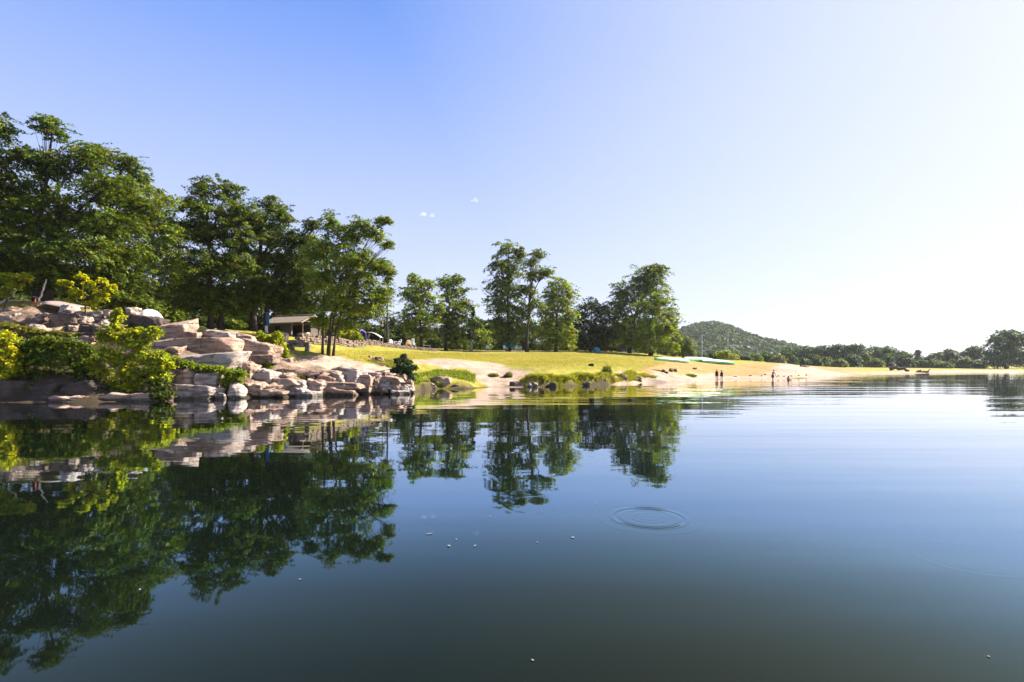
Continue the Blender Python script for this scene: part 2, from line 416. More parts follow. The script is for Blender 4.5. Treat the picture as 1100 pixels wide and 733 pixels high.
A_SHADED_SOIL = [poly_hit([(-150, 440), (0, 440), (120, 439), (180, 437), (178, 372), (140, 352), (110, 364), (60, 366), (0, 366), (-150, 366)])]  # bank under the bushes, given the shade-darkened soil colour
shaded_soilm = blur(cover(A_SHADED_SOIL))
colm = np.stack([sandm, np.clip(dry, 0, 1), rockm, np.ones_like(dry)], -1)
ny, nx = GX.shape
ii = (np.arange(ny - 1)[:, None] * nx + np.arange(nx - 1)[None]).ravel()
gq = np.stack([ii, ii + 1, ii + nx + 1, ii + nx], 1)
gme = np_mesh('ground', np.stack([GX, GY, GZ], -1), gq, col=colm.reshape(-1, 4), smooth=True)
a = gme.attributes.new('Rim', 'FLOAT', 'POINT'); a.data.foreach_set('value', np.maximum(earth, shaded_soilm * 0.9).ravel().astype(np.float32))

def ground_material():
    m, nt, out = newmat('ground_cover'); w = wpos(nt)
    at = N(nt, 'ShaderNodeAttribute', attribute_name='Col'); sp = N(nt, 'ShaderNodeSeparateColor'); nt.links.new(at.outputs['Color'], sp.inputs[0])
    rm = N(nt, 'ShaderNodeAttribute', attribute_name='Rim').outputs['Fac']
    big = noise(nt, w, 0.16, 4, 0.6); med = noise(nt, w, 1.1, 5, 0.65); fin = noise(nt, w, 9.0, 5, 0.7)
    g = ramp(nt, big, [(0.30, (0.19, 0.182, 0.022)), (0.48, (0.265, 0.228, 0.036)), (0.66, (0.31, 0.25, 0.052))])
    g = mixc(nt, ramp(nt, med, [(0.40, (.75,) * 3), (0.58, (0,) * 3)]), g, (0.15, 0.155, 0.02))
    g = mixc(nt, ramp(nt, noise(nt, w, 0.35, 5, 0.65), [(0.56, (0,) * 3), (0.68, (.55,) * 3)]), g, (0.30, 0.22, 0.10))     # worn dry patches
    d = ramp(nt, med, [(0.30, (0.20, 0.135, 0.035)), (0.52, (0.28, 0.18, 0.065)), (0.70, (0.32, 0.22, 0.11))])
    s = ramp(nt, med, [(0.32, (0.24, 0.165, 0.12)), (0.55, (0.36, 0.262, 0.20)), (0.72, (0.42, 0.325, 0.27))])
    r = ramp(nt, med, [(0.36, (0.06, 0.04, 0.027)), (0.54, (0.18, 0.122, 0.088)), (0.70, (0.30, 0.22, 0.17))])  # rocky ground, darkened to paint shaded crevices between the stones
    c = mixc(nt, sp.outputs[1], g, d)
    c = mixc(nt, sp.outputs[2], c, r)
    c = mixc(nt, sp.outputs[0], c, s)
    soil = mixc(nt, med, (0.022, 0.016, 0.010), (0.065, 0.046, 0.028))  # bare soil with the deep shade under the bushes put into its colour
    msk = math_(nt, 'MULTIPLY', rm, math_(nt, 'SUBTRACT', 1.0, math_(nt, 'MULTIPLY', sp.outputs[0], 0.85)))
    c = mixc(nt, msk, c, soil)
    c = mixc(nt, math_(nt, 'MULTIPLY', fin, 0.45), c, mixc(nt, 0.5, c, (0.05, 0.045, 0.02)))
    h = math_(nt, 'ADD', math_(nt, 'MULTIPLY', med, 0.6), math_(nt, 'MULTIPLY', fin, 0.5))
    principled(nt, out, c, 0.95, 0.1, bump(nt, h, 0.12))
    return m
g_ob = link('ground', gme, ground_material()); tag(g_ob, 'sloping lake bank of dry yellow lawn, pale sand and pinkish rock', 'ground', kind='structure')

# ------------------------------------------------------------------ water
RING = (697, 556, 6.22)
def water_material():
    m, nt, out = newmat('lake_water'); w = wpos(nt)
    def nz(sx, sy, sc, det, rot=0.0):
        mp = N(nt, 'ShaderNodeMapping'); mp.inputs['Scale'].default_value = (sx, sy, 1); mp.inputs['Rotation'].default_value = (0, 0, rot)
        nt.links.new(w, mp.inputs[0]); return noise(nt, mp.outputs[0], sc, det, 0.5)
    small = nz(0.55, 1.4, 1.3, 2, 0.1)          # short ripples
    long_ = nz(0.16, 1.0, 0.55, 2, 0.05)        # long low swell lying across the view
    huge = nz(0.03, 0.12, 0.6, 1, -0.25)        # broad slow bands
    patch = ramp(nt, nz(0.05, 0.09, 1.0, 2, 0.2), [(0.38, (0.15,) * 3), (0.62, (1,) * 3)])
    sep = N(nt, 'ShaderNodeSeparateXYZ'); nt.links.new(w, sep.inputs[0])
    def mrange(v, a, b, c, d):
        r = N(nt, 'ShaderNodeMapRange', interpolation_type='SMOOTHSTEP'); r.inputs[1].default_value = a; r.inputs[2].default_value = b; r.inputs[3].default_value = c; r.inputs[4].default_value = d
        nt.links.new(v, r.inputs[0]); return r.outputs[0]
    breeze = math_(nt, 'MULTIPLY', mrange(sep.outputs[1], 7, 24, 0.55, 1.0), 1.0)
    h = math_(nt, 'MULTIPLY', math_(nt, 'MULTIPLY', small, math_(nt, 'MULTIPLY', patch, breeze)), 0.0055)
    h = math_(nt, 'ADD', h, math_(nt, 'MULTIPLY', math_(nt, 'MULTIPLY', long_, breeze), 0.014))
    h = math_(nt, 'ADD', h, math_(nt, 'MULTIPLY', math_(nt, 'MULTIPLY', huge, mrange(sep.outputs[0], -2, 8, 0.4, 1.0)), 0.11))
    belt = math_(nt, 'MULTIPLY', math_(nt, 'MULTIPLY', mrange(sep.outputs[1], 11, 32, 0, 1), mrange(sep.outputs[1], 45, 90, 1, 0.5)), mrange(sep.outputs[0], -9, 2, 0.12, 1.0))
    swell = nz(0.05, 0.36, 0.75, 2, -0.06)
    h = math_(nt, 'ADD', h, math_(nt, 'MULTIPLY', math_(nt, 'MULTIPLY', swell, belt), 0.055))
    streak = nz(0.05, 0.42, 0.9, 2, -0.10)
    h = math_(nt, 'ADD', h, math_(nt, 'MULTIPLY', math_(nt, 'MULTIPLY', streak, mrange(sep.outputs[0], -2, 7, 0.15, 1.0)), 0.022))
    def rings(px, py, Y, r0, width, wl, amp):
        cx, cy = (px - CX) / F * Y, Y
        d = N(nt, 'ShaderNodeVectorMath', operation='DISTANCE'); d.inputs[1].default_value = (cx, cy, 0); nt.links.new(w, d.inputs[0])
        r = d.outputs['Value']
        e = math_(nt, 'DIVIDE', math_(nt, 'SUBTRACT', r, r0), width)
        env = math_(nt, 'EXPONENT', math_(nt, 'MULTIPLY', math_(nt, 'MULTIPLY', e, e), -1.0))
        wv = math_(nt, 'SINE', math_(nt, 'MULTIPLY', math_(nt, 'SUBTRACT', r, r0), 2 * math.pi / wl))
        return math_(nt, 'MULTIPLY', math_(nt, 'MULTIPLY', env, wv), amp)
    for a_ in ((697, 556, 6.22, 0.41, 0.075, 0.12, 0.0014), (697, 556, 6.22, 0.17, 0.10, 0.10, 0.00035), (697, 556, 6.22, 0.58, 0.10, 0.13, 0.00025), (578, 544, 6.8, 0.42, 0.07, 0.14, 0.00022), (1040, 600, 4.9, 0.42, 0.05, 0.15, 0.00025)):
        h = math_(nt, 'ADD', h, rings(*a_))
    nrm = bump(nt, h, 1.0)
    d = N(nt, 'ShaderNodeBsdfDiffuse'); d.inputs[0].default_value = (0.0030, 0.0048, 0.0030, 1)
    g = N(nt, 'ShaderNodeBsdfGlossy'); g.inputs['Roughness'].default_value = 0.02; g.inputs[0].default_value = (0.74, 0.98, 1.06, 1)
    fr = N(nt, 'ShaderNodeFresnel'); fr.inputs[0].default_value = 1.333
    nt.links.new(nrm, fr.inputs['Normal']); nt.links.new(nrm, g.inputs['Normal'])
    fo = fr.outputs[0]
    fac = math_(nt, 'DIVIDE', math_(nt, 'MULTIPLY', fo, 1.9), math_(nt, 'ADD', 1.0, math_(nt, 'MULTIPLY', fo, 0.9)))
    fac = math_(nt, 'MULTIPLY', fac, ramp(nt, fo, [(0.045, (.38,) * 3), (0.10, (.62,) * 3), (0.19, (1.08,) * 3)]))
    nt.links.new(ramp(nt, fo, [(0.03, (.95, .85, .50)), (0.075, (.84, .92, .66)), (0.13, (.66, .95, 1.0)), (0.22, (.68, .98, 1.28)), (0.45, (.90, 1.0, 1.12)), (0.75, (1, 1, 1))]), g.inputs[0])
    mx = N(nt, 'ShaderNodeMixShader'); nt.links.new(fac, mx.inputs[0]); nt.links.new(d.outputs[0], mx.inputs[1]); nt.links.new(g.outputs[0], mx.inputs[2])
    nt.links.new(mx.outputs[0], out.inputs[0])
    return m
wme = np_mesh('water', [[-800, -245, 0], [1750, -245, 0], [1750, 275, 0], [-800, 275, 0]], [[0, 1, 2, 3]])
tag(link('water', wme, water_material()), 'calm dark green lake water mirroring trees and sky', 'water', kind='structure')

# ------------------------------------------------------------------ foliage
PAL = {  # leaf base colour, spread
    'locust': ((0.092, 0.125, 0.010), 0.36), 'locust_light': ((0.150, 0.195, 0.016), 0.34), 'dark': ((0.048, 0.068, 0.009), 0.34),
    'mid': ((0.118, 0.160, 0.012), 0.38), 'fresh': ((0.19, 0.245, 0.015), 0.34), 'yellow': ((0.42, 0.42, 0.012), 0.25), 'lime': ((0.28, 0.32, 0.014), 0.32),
    'olive': ((0.18, 0.18, 0.03), 0.25), 'bluegreen': ((0.040, 0.068, 0.026), 0.3), 'willow': ((0.15, 0.19, 0.045), 0.25), 'far': ((0.050, 0.092, 0.014), 0.30), 'far_light': ((0.13, 0.165, 0.030), 0.25)}

def leaf_cloud(lobes, L, W, dens, pal, pad_r, flat, droop, rng, origin):
    """leaves gathered in sprays that are spread through the ellipsoid lobes"""
    base, spread = PAL[pal]; base = np.array(base) * 0.93
    Vs, Cs, pads_all, pad_l = [], [], [], []
    for li, (c, r) in enumerate(lobes):
        pr = min(pad_r, 0.55 * min(r))
        area = 4 * math.pi * ((r[0] * r[2]) ** 0.8 + (r[0] * r[1]) ** 0.8 + (r[1] * r[2]) ** 0.8) / 3 
        npad = max(6, int(0.95 * area / (pr * pr) ))
        d = rng.normal(size=(npad, 3)); d /= np.linalg.norm(d, axis=1)[:, None]
        rad = rng.uniform(0.25, 1.0, npad) ** 0.55
        wob = 1 + 0.24 * rng.normal(size=npad).clip(-1.6, 0.9)
        pc = c + d * r * (rad * wob)[:, None]
        nl = max(8, int(7.5 * dens * pr * pr / (L * W)))
        nrm = np.array([0, 0, 1.0]) + droop * d * np.array([1, 1, 0.3]) + rng.normal(size=(npad, 3)) * 0.28
        nrm /= np.linalg.norm(nrm, axis=1)[:, None]
        u = d + rng.normal(size=(npad, 3)) * 0.45 + np.array([0, 0, 0.15]); u -= (u * nrm).sum(1)[:, None] * nrm; u /= np.linalg.norm(u, axis=1)[:, None] + 1e-6; v = np.cross(nrm, u)
        psz = pr * rng.uniform(0.6, 1.25, npad)
        pcol = base * (1 + spread * rng.normal(size=(npad, 1)) * 0.7).clip(0.4, 1.8) * (1 + np.array([0.16, 0.03, 0]) * rng.normal(size=(npad, 1)))
        ang = rng.uniform(0, 2 * np.pi, (npad, nl)); rr = np.sqrt(rng.uniform(0, 1, (npad, nl))) * psz[:, None]
        el = rng.uniform(0.32, 0.7, (npad, 1)); stretch = rng.uniform(1.1, 1.6, (npad, 1))
        off = (np.cos(ang) * rr * stretch)[..., None] * u[:, None] + (np.sin(ang) * rr * el)[..., None] * v[:, None] + (rng.normal(size=(npad, nl)) * psz[:, None] * flat)[..., None] * nrm[:, None]
        off[..., 2] -= 0.25 * (rr ** 2) / (psz[:, None] + 1e-6)
        lc = pc[:, None] + off
        ln = nrm[:, None] + rng.normal(size=(npad, nl, 3)) * 0.55
        ln /= np.linalg.norm(ln, axis=2)[..., None]
        la = off / (np.linalg.norm(off, axis=2)[..., None] + 1e-6) + rng.normal(size=(npad, nl, 3)) * 0.6
        la -= (la * ln).sum(2)[..., None] * ln; la /= np.linalg.norm(la, axis=2)[..., None] + 1e-9
        lb = np.cross(ln, la)
        sz = rng.uniform(0.65, 1.25, (npad, nl, 1))
        a_ = la * L * sz; b_ = lb * W * 0.5 * sz
        quad = np.stack([lc - a_ * 0.5, lc - b_ - ln * W * 0.12, lc + a_ * 0.5, lc + b_ - ln * W * 0.12], 2)
        lcol = pcol[:, None] * (1 + 0.36 * rng.normal(size=(npad, nl, 1))).clip(0.4, 2.0)
        Vs.append(quad.reshape(-1, 3)); Cs.append(np.repeat(lcol.reshape(-1, 3), 4, 0))
        pads_all.append(pc); pad_l.append(np.full(npad, li))
    V = np.vstack(Vs) - origin; C = np.vstack(Cs).clip(0.004, 0.75)
    q = np.arange(len(V)).reshape(-1, 4)
    return V, q, np.concatenate([C, np.ones((len(C), 1))], 1), np.vstack(pads_all), np.concatenate(pad_l)

def bez(a, b, lift, n=6, rng=None, wob=0.0):
    m = (a + b) / 2 + np.array([0, 0, lift])
    t = np.linspace(0, 1, n)[:, None]
    p = (1 - t) ** 2 * a + 2 * t * (1 - t) * m + t ** 2 * b
    if wob and rng is not None:
        w = rng.normal(size=(n, 3)) * wob; w[0] = w[-1] = 0; p = p + w
    return p

TREES = []
def fuller(l, k=1.18):
    return [(a_, b_, c_ * k, d_ * k) for a_, b_, c_, d_ in l]
def tree(name, label, base, Y, lobes_px, pal='locust', leaf=(0.2, 0.10), dens=0.62, pad=0.75, flat=0.10, droop=0.5, stems=((0, 0),), trunk_r=0.16, bark='bark',
         mat='leaf', group=None, cat='tree', dz=0.3, seed=None, twig=True, part=('trunk', 'crown')):
    """base: photo column of the foot (its height is read from the ground); lobes_px: (column, row, half width, half height[, depth offset])"""
    rng = np.random.default_rng(seed if seed is not None else abs(hash((int(base * 7), int(Y * 3), len(lobes_px)))) % 99991)
    b = on(base, Y); b[2] -= 0.08
    lobes = []
    for l in lobes_px:
        dy = l[4] if len(l) > 4 else rng.uniform(-0.6, 0.6) * 0.6 * l[2] / F * Y
        yy = Y + dy
        c = P(l[0], l[1], yy); rx, rzv = l[2] / F * yy, l[3] / F * yy
        lobes.append((c, np.array([rx, max(rx * 0.85, 0.12), rzv])))
    root = empty(name, b); tag(root, label, cat, group)
    V, q, C, pads, pl = leaf_cloud(lobes, leaf[0], leaf[1], dens, pal, pad, flat, droop, rng, b)
    mb = MB()
    order = sorted(range(len(lobes)), key=lambda k: -lobes[k][0][2])
    sp = []
    for k, (ox, oy) in enumerate(stems):
        tgt = lobes[order[min(k, len(order) - 1)]][0]
        if len(stems) > 2:
            up_ = sorted(order[:max(len(stems), len(order) // 2)], key=lambda i: lobes[i][0][0]); tgt = lobes[up_[int((k + .5) / len(stems) * len(up_))]][0]
        elif k: tgt = lobes[order[len(order) // 2]][0]
        a = b + np.array([ox, oy, 0])
        p = bez(a, tgt, 0.0, 9, rng, trunk_r * 0.6)
        p[1:-1, :2] = p[1:-1, :2] * 0.2 + (a[:2] + (tgt[:2] - a[:2]) * (np.linspace(0, 1, 9)[1:-1, None] ** 2.6)) * 0.8
        rad = trunk_r * (1 - np.linspace(0, 1, 9) * 0.85); rad[0] *= 1.35
        sp.append(p); mb.tube(p - b, rad, 8)
    ends = []
    for k, (c, r) in enumerate(lobes):
        s_ = sp[int(np.argmin([np.abs(s[-1] - c).sum() + 0.5 * np.linalg.norm(s[0] - c) for s in sp]))]
        zt = b[2] + (c[2] - b[2]) * rng.uniform(0.5, 0.72)
        j = int(np.clip(np.searchsorted(s_[:, 2], zt), 1, len(s_) - 2)) if s_[-1, 2] > s_[0, 2] else 1
        if np.linalg.norm(s_[-1] - c) < 0.05: ends.append(s_[-3]); continue
        p = bez(s_[j], c, 0.12 * np.linalg.norm(c - s_[j]), 6, rng, 0.04)
        mb.tube(p - b, trunk_r * np.linspace(0.42, 0.12, 6), 5)
        ends.append(p[-3])
    if twig:
        ends = np.array(ends); cs = np.array([c for c, _ in lobes])
        sel = rng.uniform(size=len(pads)) < 0.6
        st = np.where(rng.uniform(size=(len(pads), 1)) < 0.6, cs[pl], ends[pl])
        mb.twigs((st - b)[sel], (pads - b)[sel], 0.008 + trunk_r * 0.05, 0.004 + trunk_r * 0.01)
    mb.build(part[0], M[bark], root, smooth=True)
    cr = link(part[1], np_mesh(part[1], V, q, col=C), M[mat], root)
    TREES.append((name, len(q)))
    return root

LG = 'trees above the rocks'
NEAR = dict(leaf=(0.24, 0.10), dens=0.50, pad=0.66, droop=0.42, flat=0.09)
tree('locust_tree', 'tallest tree, dark and layered, its peak highest above the rocks', 40, 37.5,
     [(57, 138, 18, 14), (92, 170, 26, 14), (30, 168, 24, 12), (60, 180, 30, 16), (118, 200, 30, 16), (20, 205, 36, 16), (70, 222, 42, 18), (110, 240, 34, 16), (30, 250, 42, 18), (80, 268, 42, 16), (20, 284, 30, 12), (60, 292, 34, 12), (30, 305, 26, 9)],
     'locust', stems=((0, 0), (0.5, 0.3)), trunk_r=0.26, group=LG, seed=1, **NEAR)
tree('locust_tree', 'dark tree cut by the left edge of the view', -38, 36.5, [(2, 140, 18, 14), (-25, 165, 30, 18), (-5, 190, 24, 14), (-50, 200, 36, 20), (-10, 230, 38, 18), (-45, 260, 42, 22), (0, 275, 30, 14), (-30, 295, 36, 14)],
     'locust', trunk_r=0.24, group=LG, seed=2, **NEAR)
tree('locust_tree', 'dark tree just right of the tallest one, stepping down toward the gap', 120, 40, [(105, 165, 18, 11), (135, 175, 18, 10), (148, 190, 14, 9), (125, 205, 30, 14), (150, 222, 22, 12), (125, 240, 34, 16), (130, 270, 34, 16), (110, 295, 36, 14), (140, 305, 24, 12), (130, 322, 28, 10), (155, 326, 18, 8)],
     'locust', trunk_r=0.22, group=LG, seed=3, **NEAR)
tree('locust_tree', 'thin airy pale green tree with a slender pale trunk', 165, 43, [(160, 205, 13, 8), (176, 216, 15, 9), (168, 235, 22, 12), (182, 250, 18, 12), (165, 268, 26, 14), (178, 292, 24, 13), (160, 312, 22, 10)],
     'locust_light', trunk_r=0.13, bark='bark_pale', group=LG, seed=4, leaf=(0.22, 0.09), dens=0.36, pad=0.6)
tree('locust_tree', 'broad dark tree with two rounded peaks behind the boulders', 226, 46, [(220, 202, 17, 13), (245, 205, 18, 13), (205, 222, 18, 11), (232, 228, 32, 16), (262, 228, 18, 13), (212, 250, 30, 15), (250, 255, 32, 16), (222, 280, 36, 17), (256, 288, 30, 16), (205, 306, 28, 14), (240, 314, 32, 13), (212, 327, 26, 10), (248, 330, 24, 9)],
     'locust', trunk_r=0.25, group=LG, seed=5, stems=((0, 0), (0.7, 0.4)), **NEAR)
tree('locust_tree', 'dark tree with a thick leaning trunk left of the tiled hut', 272, 48, [(290, 220, 16, 11), (308, 232, 14, 10), (280, 242, 26, 13), (305, 256, 22, 13), (285, 274, 30, 15), (310, 288, 24, 14), (278, 304, 30, 13), (300, 318, 26, 10), (268, 326, 20, 9)],
     'locust', trunk_r=0.34, group=LG, seed=6, **NEAR)
tree('locust_tree', 'dark tree whose straight trunk stands behind the hanging blue towel', 284, 47, [(322, 256, 18, 12), (335, 242, 10, 8), (318, 280, 24, 14), (332, 300, 22, 14), (305, 308, 26, 12), (325, 322, 24, 10), (305, 332, 16, 6)],
     'dark', trunk_r=0.27, group=LG, seed=7, **NEAR)
tree('locust_tree', 'several slim trunks in a clump on the lawn edge under one wide leaning crown', 352, 41.5,
     [(355, 239, 13, 11), (372, 252, 18, 12), (388, 244, 15, 11), (412, 237, 10, 4), (404, 252, 12, 8), (417, 263, 8, 5), (345, 268, 20, 14), (378, 276, 28, 15), (408, 284, 14, 8), (418, 292, 8, 4), (350, 300, 26, 15), (390, 305, 26, 15), (362, 328, 24, 12), (398, 328, 20, 12), (345, 345, 14, 7), (372, 349, 12, 6), (410, 318, 10, 9)],
     'locust_light', stems=((-0.42, 0), (-0.1, 0.3), (0.12, -0.1), (0.38, 0.15)), trunk_r=0.095, group=LG, seed=8, leaf=(0.21, 0.085), dens=0.46, pad=0.6, droop=0.45)
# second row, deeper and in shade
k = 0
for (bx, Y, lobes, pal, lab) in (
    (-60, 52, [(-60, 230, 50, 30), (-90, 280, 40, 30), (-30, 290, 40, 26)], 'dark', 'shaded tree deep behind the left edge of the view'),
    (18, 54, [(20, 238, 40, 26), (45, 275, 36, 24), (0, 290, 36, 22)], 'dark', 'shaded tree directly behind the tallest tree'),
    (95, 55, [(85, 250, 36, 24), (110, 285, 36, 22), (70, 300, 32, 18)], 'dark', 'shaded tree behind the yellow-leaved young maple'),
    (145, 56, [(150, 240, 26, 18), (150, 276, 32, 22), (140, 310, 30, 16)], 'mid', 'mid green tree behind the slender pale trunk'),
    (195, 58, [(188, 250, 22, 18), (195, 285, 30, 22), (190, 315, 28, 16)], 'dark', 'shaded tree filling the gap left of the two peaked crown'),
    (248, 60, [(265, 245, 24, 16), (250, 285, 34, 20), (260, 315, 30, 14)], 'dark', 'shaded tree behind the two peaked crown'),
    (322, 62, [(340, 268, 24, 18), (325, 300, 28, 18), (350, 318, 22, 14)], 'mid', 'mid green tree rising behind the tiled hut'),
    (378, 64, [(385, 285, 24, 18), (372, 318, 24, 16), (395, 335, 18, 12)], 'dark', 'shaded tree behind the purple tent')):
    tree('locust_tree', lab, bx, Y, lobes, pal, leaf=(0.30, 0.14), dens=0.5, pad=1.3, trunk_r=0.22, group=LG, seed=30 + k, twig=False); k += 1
# low bushes beneath the second row
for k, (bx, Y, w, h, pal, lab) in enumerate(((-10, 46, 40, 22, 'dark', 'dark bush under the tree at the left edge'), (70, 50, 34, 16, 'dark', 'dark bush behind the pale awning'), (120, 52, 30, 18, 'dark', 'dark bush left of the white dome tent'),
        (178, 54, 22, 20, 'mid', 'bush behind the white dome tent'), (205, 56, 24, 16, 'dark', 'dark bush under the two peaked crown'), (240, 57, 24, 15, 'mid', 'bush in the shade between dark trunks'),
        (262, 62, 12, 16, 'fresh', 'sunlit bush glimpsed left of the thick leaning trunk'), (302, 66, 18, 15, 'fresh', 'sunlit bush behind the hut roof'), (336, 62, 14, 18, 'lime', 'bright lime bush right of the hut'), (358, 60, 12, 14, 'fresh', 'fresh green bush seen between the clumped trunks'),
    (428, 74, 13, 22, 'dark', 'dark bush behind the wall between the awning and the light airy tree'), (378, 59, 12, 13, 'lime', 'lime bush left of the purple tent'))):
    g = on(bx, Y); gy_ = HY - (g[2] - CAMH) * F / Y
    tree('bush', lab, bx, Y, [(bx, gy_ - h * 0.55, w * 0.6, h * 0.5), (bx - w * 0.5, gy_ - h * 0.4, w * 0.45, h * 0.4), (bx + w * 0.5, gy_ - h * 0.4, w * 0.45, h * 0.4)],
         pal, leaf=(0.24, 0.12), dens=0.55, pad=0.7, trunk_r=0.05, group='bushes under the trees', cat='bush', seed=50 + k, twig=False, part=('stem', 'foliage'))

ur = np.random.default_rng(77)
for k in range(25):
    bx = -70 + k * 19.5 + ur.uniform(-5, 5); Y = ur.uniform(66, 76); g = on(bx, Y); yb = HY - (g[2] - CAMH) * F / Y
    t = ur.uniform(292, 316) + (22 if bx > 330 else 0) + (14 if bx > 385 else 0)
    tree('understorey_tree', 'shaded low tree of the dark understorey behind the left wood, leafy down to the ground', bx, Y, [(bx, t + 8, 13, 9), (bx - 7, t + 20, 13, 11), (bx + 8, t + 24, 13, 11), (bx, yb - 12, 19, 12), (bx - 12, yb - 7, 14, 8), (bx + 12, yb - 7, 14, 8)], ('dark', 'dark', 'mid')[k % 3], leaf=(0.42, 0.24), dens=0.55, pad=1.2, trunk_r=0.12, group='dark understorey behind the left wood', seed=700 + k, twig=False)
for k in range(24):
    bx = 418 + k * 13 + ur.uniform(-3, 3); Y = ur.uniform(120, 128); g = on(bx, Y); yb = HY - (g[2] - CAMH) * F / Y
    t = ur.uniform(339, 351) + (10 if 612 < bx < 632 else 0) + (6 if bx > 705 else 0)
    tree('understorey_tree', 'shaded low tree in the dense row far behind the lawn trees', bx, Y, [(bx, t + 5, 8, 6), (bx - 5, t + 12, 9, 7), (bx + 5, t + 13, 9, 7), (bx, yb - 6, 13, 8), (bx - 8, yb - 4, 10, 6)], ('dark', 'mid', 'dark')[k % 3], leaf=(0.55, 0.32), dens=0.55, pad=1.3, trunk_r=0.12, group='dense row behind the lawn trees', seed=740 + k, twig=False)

# shrubs among the rocks
SG = 'shrubs on the rocky bank'
BUSH = dict(cat='bush', part=('stem', 'foliage'), mat='leaf_thin', group=SG)
tree('maple_sapling', 'young maple with yellow-green leaves lit in front of the dark trees', 92, 34.5, [(70, 304, 6, 3), (82, 315, 6, 5), (96, 306, 6, 5), (109, 318, 6, 6), (98, 326, 5, 3), (119, 309, 5, 4), (88, 297, 5, 3), (110, 302, 5, 3), (76, 322, 4, 2.5)],
     'yellow', leaf=(0.17, 0.14), dens=0.42, pad=0.34, trunk_r=0.05, mat='leaf_thin', group=SG, seed=70)
tree('maple_sapling', 'yellow-green sapling at the left edge above the rocks', 4, 34.5, [(5, 298, 9, 6), (14, 306, 9, 5), (3, 314, 8, 5), (26, 298, 8, 4)], 'lime', leaf=(0.17, 0.14), dens=0.45, pad=0.45, trunk_r=0.045, mat='leaf_thin', group=SG, seed=71)
tree('bush', 'tall bright yellow-green bush at the water with a pointed top', 128, 28.4,
     [(126, 340, 6, 9), (122, 355, 10, 10), (132, 362, 9, 8), (112, 362, 8, 7), (155, 360, 9, 8), (166, 356, 7, 6), (147, 372, 12, 8), (118, 380, 12, 8), (135, 388, 12, 9), (158, 384, 10, 8), (110, 398, 12, 8), (140, 402, 16, 8), (166, 398, 11, 7), (180, 392, 8, 5), (115, 414, 12, 7), (140, 416, 16, 6), (160, 412, 12, 6), (118, 424, 14, 5), (142, 424, 12, 4), (172, 406, 10, 6), (104, 388, 8, 7), (146, 358, 7, 6), (172, 382, 9, 6)],
     'lime', leaf=(0.17, 0.12), dens=0.42, pad=0.42, stems=((0, 0), (0.25, 0.2)), trunk_r=0.05, seed=72, flat=0.2, bark='bark_pale', **BUSH)
tree('bush', 'dense dark green bush over the water left of the bright one', 55, 28.6,
     [(30, 370, 13, 7), (50, 366, 14, 6), (75, 369, 13, 7), (92, 376, 9, 8), (35, 386, 18, 9), (65, 386, 20, 10), (90, 392, 12, 9), (30, 403, 18, 9), (60, 405, 20, 9), (85, 410, 14, 8), (45, 418, 20, 7), (18, 416, 14, 9), (75, 421, 16, 6), (100, 418, 10, 7), (48, 376, 14, 7), (20, 380, 12, 8)],
     'mid', leaf=(0.17, 0.11), dens=0.5, pad=0.42, stems=((0, 0), (0.4, 0.2)), trunk_r=0.05, seed=73, flat=0.2, **BUSH)
tree('bush', 'yellow bush cut by the left edge at the water', -4, 27.6,
     [(6, 364, 9, 8), (-8, 370, 14, 10), (13, 378, 8, 7), (0, 388, 13, 9), (14, 394, 7, 8), (-14, 396, 16, 12), (3, 408, 11, 8), (-12, 418, 14, 8), (2, 422, 10, 6)],
     'yellow', leaf=(0.16, 0.10), dens=0.48, pad=0.38, stems=((0, 0), (-0.3, 0.2)), trunk_r=0.045, seed=74, flat=0.2, **BUSH)
for k, (px, w_, lb) in enumerate(((172, 12, 'low dark bush squeezed between bright bush and large boulder'),)):
    tree('bush', lb, px, 27.6, [(px - w_ * .6, 422, w_ * .6, 7, -0.5), (px + w_ * .5, 421, w_ * .6, 8, -0.5), (px, 414, w_ * .7, 8, 0.2), (px, 425, w_ * .8, 4, -0.8)], 'dark', leaf=(0.17, 0.11), dens=0.55, pad=0.4, trunk_r=0.03, seed=780 + k, flat=0.2, **BUSH)
tree('bush', 'low olive scrub trailing over the upper left rocks', 18, 31.8, [(8, 350, 10, 4), (24, 353, 10, 4), (40, 357, 10, 3), (62, 358, 8, 3), (78, 360, 8, 2.5), (10, 360, 9, 4)], 'olive', leaf=(0.12, 0.06), dens=0.45, pad=0.3, trunk_r=0.02, seed=75, **BUSH)
tree('ivy', 'green ivy spilling between the long slab and the pale block', 246, 29.75,
     [(186, 386, 8, 3), (200, 391, 9, 4), (216, 395, 9, 3.5), (232, 396, 10, 3.5), (246, 400, 9, 4.5), (258, 402, 7, 5), (244, 409, 7, 5), (252, 410, 7, 4), (241, 418, 4, 5), (236, 423, 3, 3)],
     'fresh', leaf=(0.10, 0.085), dens=0.6, pad=0.22, trunk_r=0.015, seed=76, flat=0.25, dz=0, cat='climbing plant', part=('stem', 'foliage'), mat='leaf_thin', group=SG)
tree('bush', 'yellow-green bush growing from the rocks below the hut', 291, 37.5, [(280, 361, 6, 5), (289, 366, 7, 6), (298, 361, 7, 5), (300, 371, 6, 5), (306, 378, 5, 6), (308, 384, 4, 4)], 'lime', leaf=(0.15, 0.12), dens=0.5, pad=0.32, trunk_r=0.03, seed=77, flat=0.2, **BUSH)
tree('bush', 'small dark fern-like bush in the ledge hollow', 287, 33.4, [(287, 388, 4, 4), (284, 394, 6, 4), (290, 396, 4, 3)], 'fresh', leaf=(0.13, 0.05), dens=0.5, pad=0.25, trunk_r=0.015, seed=78, **BUSH)
